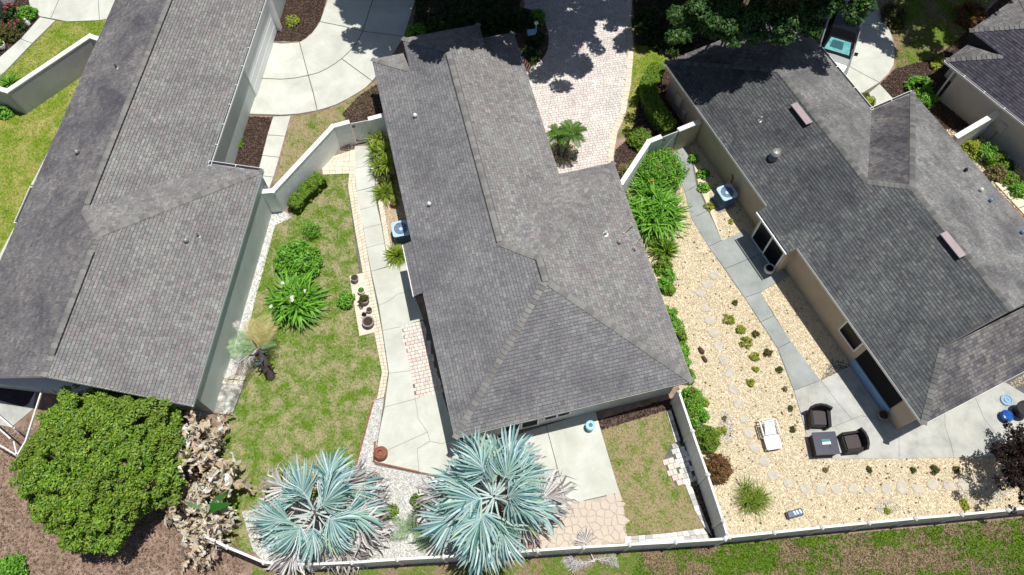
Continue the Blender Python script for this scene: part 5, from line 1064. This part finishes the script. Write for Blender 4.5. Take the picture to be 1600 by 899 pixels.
# dark reddish tree casting shade at the right edge
def tree(name, label, base, h, cent, per, sig, leaf, mat, trunk_r=.16, aspect=.5, cat='tree', group=None, up=.8, limbs=7, flat=.7):
    t = thing(name, label, cat, (*base, 0), 0, group); cent = np.array(cent) - (*base, 0)
    m = MB(); m.tube([(0, 0, 0), (.05, .03, h * .3), (.02, .05, h * .62)], [trunk_r * 1.25, trunk_r, trunk_r * .75], 8); m.build('trunk', 'bark', t, smooth=True)
    for i in rng.choice(len(cent), min(limbs, len(cent)), False):
        q = Vector(cent[i]); s0 = Vector((.02, .05, h * random.uniform(.35, .6))); MB().tube([s0, s0.lerp(q, .5) + Vector((0, 0, .25)), q], [trunk_r * .55, trunk_r * .35, .02], 6).build('limb', 'bark', t)
    bulk('crown', clump_leaves(cent, per, sig, leaf, up, flat, aspect), 4, mat, t); return t
# big round tree at the lower left
c = []; ctr = at(158, 728, 3.2); N_ = 950
u = rng.normal(0, 1, (N_, 3)); u /= np.linalg.norm(u, axis=1, keepdims=True); u[:, 2] = np.abs(u[:, 2]) * 1.0 - .15
lump = 1 + .1 * np.sin(u[:, 0] * 5 + 1) * np.sin(u[:, 1] * 6) + .10 * np.sin(u[:, 0] * 13) * np.cos(u[:, 1] * 11) + rng.normal(0, .05, N_)
c = u * (rng.uniform(.72, 1, (N_, 1)) ** .5) * lump[:, None] * (2.95, 3.2, 2.7) + (ctr.x - .45, ctr.y + .35, 2.1)
tree('broadleaf_tree', 'big round glossy green tree at the lower left beside the dead banana leaves', (ctr.x, ctr.y), 4.0, c, 115, .21, .066, 'leaf_tree', .17, up=1.3, aspect=.45, flat=.85)
# oaks over the street side: crown clumps stand where their shade falls, well above the ground
def above(px, py, z):
    g_ = at(px, py, 0); return (g_.x + SUN_DIR.x / SUN_DIR.z * z, g_.y + SUN_DIR.y / SUN_DIR.z * z, z)
def canopy(blobs, zr, n_per, zref=0):
    out = []
    for px, py, r in blobs:
        g_ = at(px, py, zref)
        for i in range(int(n_per * r * r) + 1):
            a = random.uniform(0, 6.283); q = r * math.sqrt(random.random()); z = random.uniform(*zr)
            out.append((g_.x + q * math.cos(a) + SUN_DIR.x / SUN_DIR.z * (z - zref), g_.y + q * math.sin(a) + SUN_DIR.y / SUN_DIR.z * (z - zref), z))
    return out
b1 = [(590, -10, 2.2), (600, 35, 1.4), (570, 60, .9), (545, 25, .8), (620, 60, 1.2), (610, 80, .9), (622, 30, 1.5), (640, 60, 1.0), (592, 25, 1.3), (660, 20, 2.6), (720, 10, 3.0), (780, -10, 3.2), (690, 62, 1.2), (730, 45, 1.6), (660, -60, 3.5), (760, -70, 3.5), (520, -30, 1.2), (720, 60, 1.5), (760, 40, 2.0), (800, 30, 2.0), (650, 50, 1.2)]
cc_ = canopy(b1, (8.5, 11.5), 10) + canopy([(662, 78, .8), (690, 70, 1.2), (740, 60, 1.2), (790, 62, 1.0), (672, 88, .4)], (9, 11), 14, 3.3); tree('oak_tree', 'tall oak just above the top edge, shading the fan drive', tuple(at(720, -40)[:2]), 9, cc_, 110, .40, .165, 'leaf_oak', .3, group='oaks on the street side')
b2 = [(880, 10, 2.0), (868, 55, 1.7), (900, 80, 1.25), (880, 110, 1.2), (858, 122, .8), (830, 40, 1.8), (850, -30, 2.5), (905, 100, .7), (930, -30, 2.0), (800, 80, 1.3), (970, 35, .8), (940, 2, 1.4), (962, 12, 1.0), (912, 15, 1.3), (893, 60, 1.1), (885, 90, .9), (972, 65, .75), (985, 10, 1.2), (975, 82, .4)]
cc_ = canopy(b2, (9, 12), 7); tree('oak_tree', 'tall oak just above the top edge, casting blotched shade on the paver drive', tuple(at(850, -10)[:2]), 9.5, cc_, 100, .40, .155, 'leaf_oak', .3, group='oaks on the street side')
b3 = [(1020, 20, 2.2), (1060, 40, 2.2), (1010, 60, 1.0), (1120, 30, 2.6), (1180, 20, 2.4), (1230, 30, 1.8), (1060, -50, 3.5), (1150, -50, 3.5), (1250, -40, 2.5)]
low = []
for px, py, r, z in ((1075, 22, .9, 6.5), (1105, 38, 1.0, 6.2), (1130, 20, 1.1, 7), (1150, 50, .8, 6.0), (1170, 30, 1.0, 6.8), (1195, 18, 1.0, 6.6), (1220, 34, .9, 6.2), (1238, 14, .9, 6.6), (1100, 5, 1.0, 7), (1180, 55, .5, 5.8), (1222, 58, .5, 5.8), (1250, 40, .4, 6), (1060, 50, .5, 6), (1262, 18, .8, 6.4), (1285, 8, .7, 6.6), (1272, 48, .4, 6), (1308, 6, .8, 6.6), (1332, 16, .6, 6.2), (1345, 2, .6, 6.6)):
    for i in range(int(9 * r * r) + 3):
        g_ = at(px + random.gauss(0, 12 * r), py + random.gauss(0, 10 * r), z + random.uniform(-.7, .6)); low.append(tuple(g_))
cc_ = canopy(b3, (9, 12), 8.0) + canopy([(1075, 105, .9), (1110, 100, 1.2), (1150, 105, 1.2), (1190, 95, 1.1), (1100, 130, .7), (1135, 128, .6), (1225, 95, .8), (1170, 120, .5), (1255, 65, .8), (1085, 125, .6), (1215, 78, 1.0)], (8.6, 11), 16, 3.0); tree('oak_tree', 'tall oak just above the top edge, shading the roof end of the right house', tuple(at(1120, -70)[:2]), 9.5, cc_, 110, .40, .165, 'leaf_oak', .3, group='oaks on the street side')
tree('oak_tree', 'leafy oak crown overhanging the north end of the right house roof', tuple(at(1180, -10)[:2]), 7, low, 170, .36, .085, 'leaf_oak', .25, group='oaks on the street side')
b4 = [(1290, 10, 1.6), (1330, -20, 2.2), (1420, -10, 2.4), (1470, 10, 2.0), (1430, 45, 1.2), (1500, -40, 3.0), (1360, 40, .9), (1375, 70, .8), (1360, 15, 1.0), (1322, 18, 1.3), (1338, 42, .8), (1282, 25, 1.4), (1300, 50, .9), (1345, 5, 1.2), (1490, 50, 1.2), (1560, -40, 2.0), (1290, 45, 1.0), (1462, 80, .8), (1530, 10, 1.2)]
cc_ = canopy(b4, (9, 12), 8); tree('oak_tree', 'tall oak just above the top edge, shading the parked car', tuple(at(1440, -40)[:2]), 9.5, cc_, 100, .40, .155, 'leaf_oak', .3, group='oaks on the street side')
# reddish shrub tree at the right edge
cc_ = [tuple(at(1580 + random.gauss(12, 16), 715 + random.gauss(0, 26), random.uniform(1.0, 2.6))) for i in range(90)]
tree('plum_shrub', 'dark reddish-brown shrub shading the right end of the patio', tuple(at(1592, 715)[:2]), 2.2, cc_, 60, .2, .07, 'leaf_plum', .07, cat='shrub')
# bed plants in the deep shade at the top
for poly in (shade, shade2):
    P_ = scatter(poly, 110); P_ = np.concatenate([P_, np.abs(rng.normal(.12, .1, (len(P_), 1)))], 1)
    tag(bulk('ground_cover', leaf_arrays(P_, np.tile((0, 0, 1.0), (len(P_), 1)), .11, .45, .6), 4, 'leaf_dark', None, 'stuff'), 'leafy ground cover coloured dark to deepen the shade of the oaks', 'ground cover')  # dark leaf scatter added so the tree shade looks deeper
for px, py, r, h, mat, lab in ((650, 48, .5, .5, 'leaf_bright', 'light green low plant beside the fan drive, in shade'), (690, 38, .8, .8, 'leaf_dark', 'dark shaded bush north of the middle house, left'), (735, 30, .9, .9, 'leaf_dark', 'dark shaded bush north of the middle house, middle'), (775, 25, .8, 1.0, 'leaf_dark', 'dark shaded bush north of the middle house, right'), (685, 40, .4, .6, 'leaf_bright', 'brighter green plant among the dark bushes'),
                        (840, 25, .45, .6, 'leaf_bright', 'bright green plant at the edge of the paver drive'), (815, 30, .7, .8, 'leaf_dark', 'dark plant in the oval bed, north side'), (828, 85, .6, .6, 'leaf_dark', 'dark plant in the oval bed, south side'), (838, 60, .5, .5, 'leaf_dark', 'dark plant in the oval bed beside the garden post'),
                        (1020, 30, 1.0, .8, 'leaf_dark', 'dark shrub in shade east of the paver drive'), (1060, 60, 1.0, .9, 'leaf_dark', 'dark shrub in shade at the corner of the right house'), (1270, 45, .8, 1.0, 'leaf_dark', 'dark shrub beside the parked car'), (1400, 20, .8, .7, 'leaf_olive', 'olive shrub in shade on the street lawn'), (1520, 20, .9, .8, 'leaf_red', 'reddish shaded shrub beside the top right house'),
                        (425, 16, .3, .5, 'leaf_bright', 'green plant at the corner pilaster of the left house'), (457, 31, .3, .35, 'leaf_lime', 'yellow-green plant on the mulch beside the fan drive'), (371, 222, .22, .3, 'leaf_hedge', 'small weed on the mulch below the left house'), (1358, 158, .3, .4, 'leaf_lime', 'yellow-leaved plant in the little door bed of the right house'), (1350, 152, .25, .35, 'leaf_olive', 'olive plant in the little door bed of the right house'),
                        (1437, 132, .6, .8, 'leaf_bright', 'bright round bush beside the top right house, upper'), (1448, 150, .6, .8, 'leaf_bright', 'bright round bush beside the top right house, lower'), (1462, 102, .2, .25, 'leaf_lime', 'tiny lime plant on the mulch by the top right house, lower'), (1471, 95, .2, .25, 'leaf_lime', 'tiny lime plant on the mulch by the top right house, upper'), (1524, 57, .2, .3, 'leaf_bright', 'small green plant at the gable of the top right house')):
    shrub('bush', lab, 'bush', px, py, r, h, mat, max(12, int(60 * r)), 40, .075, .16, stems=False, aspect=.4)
for px, py, r, h, mat, lab in ((1520, 232, .5, .7, 'leaf_lime', 'yellow-green bush against the short white wall stub'), (1545, 238, .55, .9, 'leaf_bright', 'green bush beside the pale wall of the top right house'), (1562, 250, .5, .8, 'leaf_hedge', 'second green bush by the pale wall, lower'), (1560, 268, .5, .5, 'leaf_tan', 'straw-coloured dry bush between the two right houses'), (1580, 280, .45, .5, 'leaf_hedge', 'green plant below the straw-coloured dry bush'), (1592, 296, .4, .5, 'leaf_bright', 'green plant at the right edge by the edging blocks'), (1575, 258, .3, .5, 'leaf_dark', 'dark shaded plant at the foot of the pale wall')):
    shrub('bush', lab, 'bush', px, py, r, h, mat, int(80 * r), 34, .08, .16, stems=False, aspect=.35)
# flower bed at the far upper left
for px, py, r, h, mat, lab, ex in ((15, 18, .5, .8, 'leaf_dark', 'bush of bright pink flowers at the far upper left', ('petal_pink', 24, .08, .05)), (24, 38, .45, .6, 'leaf_dark', 'low magenta flower cluster beside the white statue', ('petal_pink', 22, .07, .04)), (40, 20, .5, .6, 'leaf_bright', 'bright green bush behind the white statue', None), (12, 50, .6, .6, 'leaf_olive', 'reddish olive bush in the far left flower bed', ('leaf_red', 18, .06, .03))):
    shrub('flower_bush', lab, 'bush', px, py, r, h, mat, 44, 40, .06, .14, stems=False, extra=ex)
rosette('grass_clump', 'spiky green clump at the end of the far left walk', 'ornamental grass', 10, 125, 70, .8, .03, 'leaf_bright', (.2, 1.3), .25)
shrub('bush', 'green plants below the far left garden wall', 'bush', 4, 170, .5, .5, 'leaf_bright', 26, 34, .07, .14, stems=False)
shrub('bush', 'green shrub at the bottom left corner', 'bush', 15, 890, .55, .7, 'leaf_bright', 50, 50, .06, .16)
shrub('bush', 'green weeds by the drain cover between the two blue palms', 'weeds', 608, 800, .3, .5, 'leaf_hedge', 22, 24, .06, .14, stems=False)
shrub('bush', 'green shoots left of the right-hand blue palm', 'weeds', 655, 783, .3, .6, 'leaf_hedge', 22, 24, .06, .14, stems=False)
rosette('dry_grass', 'dry grass tuft by the paver drive below the angled wall', 'ornamental grass', 975, 264, 90, .5, .02, 'leaf_tan', (.2, 1.3), .25)

# ------------------------------------------------------------------ palms
random.seed(11)
def fan_leaf(name, mat, Lp, Lb, nseg, spread, droop, fold, dead=False):
    """one fan-palm frond along +Y from the origin: stalk running on into a folded, pleated and split blade; returns mesh"""
    m = MB(); m.tube([(0, 0, 0), (0, Lp * .5, .04), (0, Lp, .03), (0, Lp + Lb * .45, .02 - droop * .2 * Lb)], [.045, .032, .025, .008], 5)
    V, F = m.v, m.f; ph = random.uniform(0, 6)
    for i in range(nseg):
        f = 2 * i / (nseg - 1) - 1; a = f * spread / 2; L = Lb * (1 - .25 * abs(f) ** 1.8) * random.uniform(.78, 1.1); da = spread / nseg * .5; oy = Lb * .30 * (1 - abs(f)) ** 1.2
        tw0 = random.uniform(-.05, .05); dk = random.uniform(.6, 1.6); rows = []
        for t, wf in ((.0, 1), (.58, 1.02), (.8, .62), (1, .04)):
            rr = (L - oy * .6) * t; dz = -droop * (t ** 2.2) * Lb * (dk if not dead else random.uniform(.5, 1.8)); lift = .42 * Lb * abs(math.sin(a)) ** 1.1 * fold * t
            tw = a + (tw0 * max(0, t - .5) * 2) + (random.uniform(-.2, .2) * t if dead else 0); hw = max(.006, rr * math.tan(da) * wf) if t else .014
            hw = min(hw, Lb * .09) * (1 if t < .9 else .5)
            c = Vector((math.sin(tw) * rr, Lp + oy + math.cos(tw) * rr, .03 + dz + lift)); s_ = Vector((math.cos(tw), -math.sin(tw), 0))
            rows.append((c - s_ * hw + Vector((0, 0, hw * .45)), c - Vector((0, 0, hw * .35)), c + s_ * hw + Vector((0, 0, hw * .45))))
        b = len(V); V += [tuple(p) for r_ in rows for p in r_]
        F += [(b + 3 * j + k, b + 3 * j + k + 1, b + 3 * j + k + 4, b + 3 * j + k + 3) for j in range(3) for k in range(2)]
    m.m = [0] * len(F); o = m.build(name, mat); me = o.data; bpy.data.objects.remove(o); return me
LIVE = [fan_leaf('frond', 'palm_blue', lp, lb, n, R(a), d, f) for lp, lb, n, a, d, f in ((1.15, 1.3, 22, 150, .16, .5), (.95, 1.4, 20, 125, .28, .75), (.75, 1.3, 22, 165, .34, .4), (.6, 1.35, 18, 110, .2, .9), (.9, 1.3, 22, 140, .45, .55), (.4, 1.3, 18, 120, .24, .7))]
YOUNG = [fan_leaf('frond', 'palm_blue', .5, 1.2, 26, R(70), .05, .6), fan_leaf('frond', 'palm_yellow', .8, 1.35, 32, R(180), .3, 1.0)]
DEAD = [fan_leaf('dead_frond', 'palm_dead', lp, 1.3, 26, R(a), d, .6, True) for lp, a, d in ((1.25, 150, .35), (1.1, 120, .5), (1.35, 170, .28), (1.0, 140, .75))]
def bismarck(label, px, py, zc, az_live, az_dead, rot0, sc=1.0):
    p = at(px, py, zc); t = thing('blue_palm', label, 'palm tree', (p.x, p.y, 0), 0, 'silver-blue fan palms by the back fence')
    MB().tube([(0, 0, 0), (.02, 0, zc * .5), (0, 0, zc)], [.26, .22, .2], 10).build('trunk', 'palm_trunk', t)
    def put(me, az, el, z, s, roll=.3):
        o = link(me.name.split('.')[0], me, t); o.location = (.08 * math.cos(az), .08 * math.sin(az), z); o.rotation_euler = (el, random.uniform(-roll, roll), az - math.pi / 2); o.scale = (s,) * 3
    for i in range(az_dead): put(DEAD[i % 4], rot0 + i * 2.4 + random.uniform(-.3, .3), random.uniform(-.5, -.02), zc - .5 - random.uniform(0, .35), sc * random.uniform(.92, 1.1), .4)
    for i in range(az_live):
        f = i / az_live; el = -.15 + 1.05 * f ** 1.2 + random.uniform(-.25, .25); put(LIVE[int(min(5, f * 5.2 + random.uniform(-.8, 1.4)) if f * 5.2 > .8 else random.choice((0, 1, 4)))] if f < .93 else YOUNG[0], rot0 + i * 2.39996 + random.uniform(-.4, .4), el, zc - .2 + .3 * f, sc * random.uniform(.8, 1.1), .6)
    return t, put, zc
random.seed(5)
t, put, z_ = bismarck('left silver-blue fan palm with grey dead fronds over the back fence', 492, 800, 2.6, 15, 14, .4, 1.02)
put(YOUNG[1], -.85, .05, 2.3, .8)
for a in (.5, .15, 2.9, 3.3, -.25, .85): put(DEAD[random.randrange(3)], a, random.uniform(-.2, .05), 2.1, 1.12)
random.seed(3)
t, put, z_ = bismarck('right silver-blue fan palm, denser, touching the roof of the middle house', 772, 776, 3.2, 25, 11, 1.1, 1.12)
for a in (1.1, 1.75, .7, 2.2, -.55): put(YOUNG[1], a, .1, 2.9, .95)
def feather_leaf(name, mat, L, npair, ll, arch, w=.018, dead=0):
    m = MB(); pts = [Vector((0, L * t * (1 - .12 * t), L * (.35 * t - arch * t * t))) for t in np.linspace(0, 1, 9)]
    m.tube(pts, [.025 - .02 * i / 8 for i in range(9)], 4)
    V, F = m.v, m.f
    for i in range(npair):
        t = .15 + .85 * i / npair; k = min(7, int(t * 8)); p = pts[k].lerp(pts[k + 1], t * 8 - k); l = ll * math.sin(math.pi * (.15 + .8 * t)) ** .6 * random.uniform(.85, 1.1)
        for sg in (-1, 1):
            d = Vector((sg * .85, .55, .18 - dead * .9 + random.uniform(-.1, .1))).normalized(); e = p + d * l - Vector((0, 0, l * (.25 + dead))); mid = p + d * l * .5 - Vector((0, 0, l * .04)); n = Vector((0, w, 0)); b = len(V)
            V += [tuple(p - n * .5), tuple(p + n * .5), tuple(mid + n), tuple(mid - n), tuple(e)]; F += [(b, b + 1, b + 2, b + 3), (b + 3, b + 2, b + 4)]
    m.m = [0] * len(F); o = m.build(name, mat); me = o.data; bpy.data.objects.remove(o); return me
FG = [feather_leaf('frond', 'frond_green', .95, 26, .32, .62), feather_leaf('frond', 'frond_green', .85, 24, .30, .85)]
def putf(t, me, loc, az, el, s=1, name=None):
    o = link(name or me.name.split('.')[0], me, t); o.location = loc; o.rotation_euler = (el, random.uniform(-.3, .3), az - math.pi / 2); o.scale = (s,) * 3
for lab, bx, by, cx, cy, zc, s in (('taller pygmy date palm with a curved dark trunk in the paver drive ring', 880, 247, 893, 210, 1.75, 1.0), ('shorter pygmy date palm at the left of the paver drive ring', 872, 243, 871, 213, 1.35, .85)):
    b, c = at(bx, by, 0), at(cx, cy, zc); t = thing('pygmy_palm', lab, 'palm tree', (b.x, b.y, .06), 0, 'pygmy date palms in the paver drive'); c = c - Vector((b.x, b.y, 0))
    MB().tube([(0, 0, 0), (c.x * .25 + .03, c.y * .2, zc * .4), (c.x * .7, c.y * .6, zc * .75), c], [.08, .065, .055, .06], 8).build('trunk', 'palm_trunk', t)
    for i in range(15): putf(t, FG[i % 2], c, i * 2.4, .75 - .07 * i, s * .92)
# young palm leaning by the left house
TEAL, GOLD, DRY = feather_leaf('frond', 'frond_teal', 1.7, 26, .55, .6, .017), feather_leaf('frond', 'frond_gold', 1.8, 26, .6, .45, .016), feather_leaf('dead_frond', 'palm_dead', 2.1, 26, .34, .7, .012, .2)
b, c = at(424, 590, 0), at(404, 545, 1.3); t = thing('young_palm', 'ragged young palm with gold, teal and grey fronds beside the green wall', 'palm tree', (b.x, b.y, 0)); c = c - Vector((b.x, b.y, 0))
MB().tube([(0, 0, 0), c * .5 + Vector((0, 0, .1)), c], [.2, .22, .14], 9).build('trunk', 'palm_trunk', t)
for i in range(16):
    f = i / 16; q = c * (.25 + .75 * f); a = i * 2.4; e_ = Vector((math.cos(a), math.sin(a), .9)); MB().tube([q + e_ * .1, q + e_ * .26, q + e_ * .42 + Vector((0, 0, .08))], [.07, .05, .02], 5).build('frond_base', ('palm_trunk', 'ac_side', 'bark')[i % 3], t)
for me, a, el, s in ((TEAL, 2.95, .1, .95), (TEAL, 3.35, .25, .8), (TEAL, 2.5, .35, .75), (GOLD, 1.75, .3, .85), (GOLD, 1.35, .35, .95), (GOLD, 1.0, .3, .75), (DRY, 3.85, .0, 1.05), (DRY, 4.1, -.1, .95), (DRY, 2.35, .15, 1.05), (TEAL, 3.1, .7, .6), (GOLD, 2.1, .4, .8), (TEAL, .3, .3, .5)): putf(t, me, c, a, el, s)
# small green palm sprout between the blue palms and a fallen frond outside the fence
b = at(645, 832, 0); t = thing('sprouting_palm', 'small dark green palm sprout between the two blue palms', 'palm', (b.x, b.y, 0))
for i, (a, el) in enumerate(((.2, .5), (1.2, .9), (2.6, .6), (-.5, .35), (-.9, .3), (3.4, .5), (1.9, 1.0))): putf(t, TEAL, Vector((0, 0, .1)), a, el, .62)
for dx in (0, .14): MB().tube([(dx, 0, 0), (dx + .12, .3, 1.2), (dx + .2 + dx, .75, 2.1)], [.018, .014, .006], 5).build('dry_stalk', 'palm_trunk', t)
b = at(925, 882, .1); t = thing('fallen_frond', 'dry fallen palm frond lying outside the back fence', 'palm frond', (b.x, b.y, 0.05))
for i, a in enumerate((2.9, 3.25, .2, -.15, 3.6)): putf(t, DRY, Vector((.1 * i - .2, .06 * i, .1)), a, .0, .75)
for i, a in enumerate((.4, 1.6)): 
    o = link('dead_frond', DEAD[i], t); o.location = (.1, .1, .12); o.rotation_euler = (-.05, 0, a); o.scale = (.6,) * 3
# dead banana clump
b = at(308, 752, .8); t = thing('banana_clump', 'heap of withered tan banana leaves beside the big green tree', 'banana plant', (b.x, b.y, 0))
def ragged(name, mat, L, w, curl):
    m = MB(); n = 13; ph = random.uniform(0, 6)
    ctr_ = [Vector((.1 * math.sin(ph + i * .8), L * i / n, L * (.35 * (i / n) - curl * (i / n) ** 2))) for i in range(n + 1)]
    m.tube(ctr_, [.03 - .0018 * i for i in range(n + 1)], 4); V, F = m.v, m.f
    for sg in (-1, 1):
        i = 0
        while i < n:
            e_ = min(n, i + random.choice((1, 1, 1, 2, 3))); p, e = ctr_[i], ctr_[e_]; ww = w * math.sin(math.pi * (.15 + .75 * i / n)) * random.uniform(.6, 1.2); fw = random.uniform(0, .7); k = 4; a = random.uniform(-.3, .9); cu = random.uniform(.3, 1.1) * random.choice((1, 1, -1)); b_ = len(V); x = z = 0
            for j in range(k + 1):
                o_ = Vector((sg * x, fw * x, z)); tp = 1 - .75 * (j / k) ** 2; mid = (p + e) / 2; wv_ = Vector((0, random.uniform(-.02, .02), random.uniform(-.035, .035))); V += [tuple(mid + (p - mid) * tp + o_ + wv_), tuple(mid + (e - mid) * tp * .97 + o_ - wv_)]
                a -= cu * 1.0 * (.4 + random.random() * .5); x += ww / k * math.cos(a); z += ww / k * math.sin(a)
            F += [(b_ + 2 * j, b_ + 2 * j + 1, b_ + 2 * j + 3, b_ + 2 * j + 2) for j in range(k)]; i = e_
    m.m = [0] * len(F); o = m.build(name, mat); me = o.data; bpy.data.objects.remove(o); return me
RAG = [ragged('withered_leaf', 'banana_dead', random.uniform(.8, 1.4), random.uniform(.24, .42), random.uniform(.5, 1.3)) for i in range(12)]
for i in range(7):
    q = at(*((308, 690), (300, 730), (318, 760), (290, 780), (325, 800), (300, 815), (330, 720))[i], 0) - b; q.z = 0; MB().tube([q, q + Vector((.05, .03, 1.0)), q + Vector((.1, .1, 1.5 + .15 * (i % 3)))], [.11, .09, .05], 7).build('stem', 'palm_trunk', t)
for i in range(165):
    v = random.random(); px = 308 + random.gauss(0, 22 + 7 * v); py = 656 + 196 * v; px = max(250, min(372, px)); z = random.uniform(.5, 2.3) * (1 - .25 * abs(v - .4)); q = at(px, py, z) - Vector((b.x, b.y, 0))
    o = link('withered_leaf', RAG[i % 12], t); o.location = q; o.rotation_euler = (random.uniform(-.7, .5), random.uniform(-.6, .6), random.uniform(0, 6.28)); o.scale = (random.uniform(.65, 1.1),) * 3
for i, a in enumerate((.2, .9, 2.9)):
    V = blades(1, 1.0, .16, (.1, .5), .12, .02, 5)[0]; a0 = math.atan2(V[-1][1], V[-1][0]); c, s = math.cos(a - a0), math.sin(a - a0)
    V = np.stack([V[:, 0] * c - V[:, 1] * s, V[:, 0] * s + V[:, 1] * c, V[:, 2]], -1); o = bulk('green_leaf', V[None], 4, 'banana_green', t, None, blade_faces(5)); o.location = at(328, 796, 1.75) - Vector((b.x, b.y, 0))
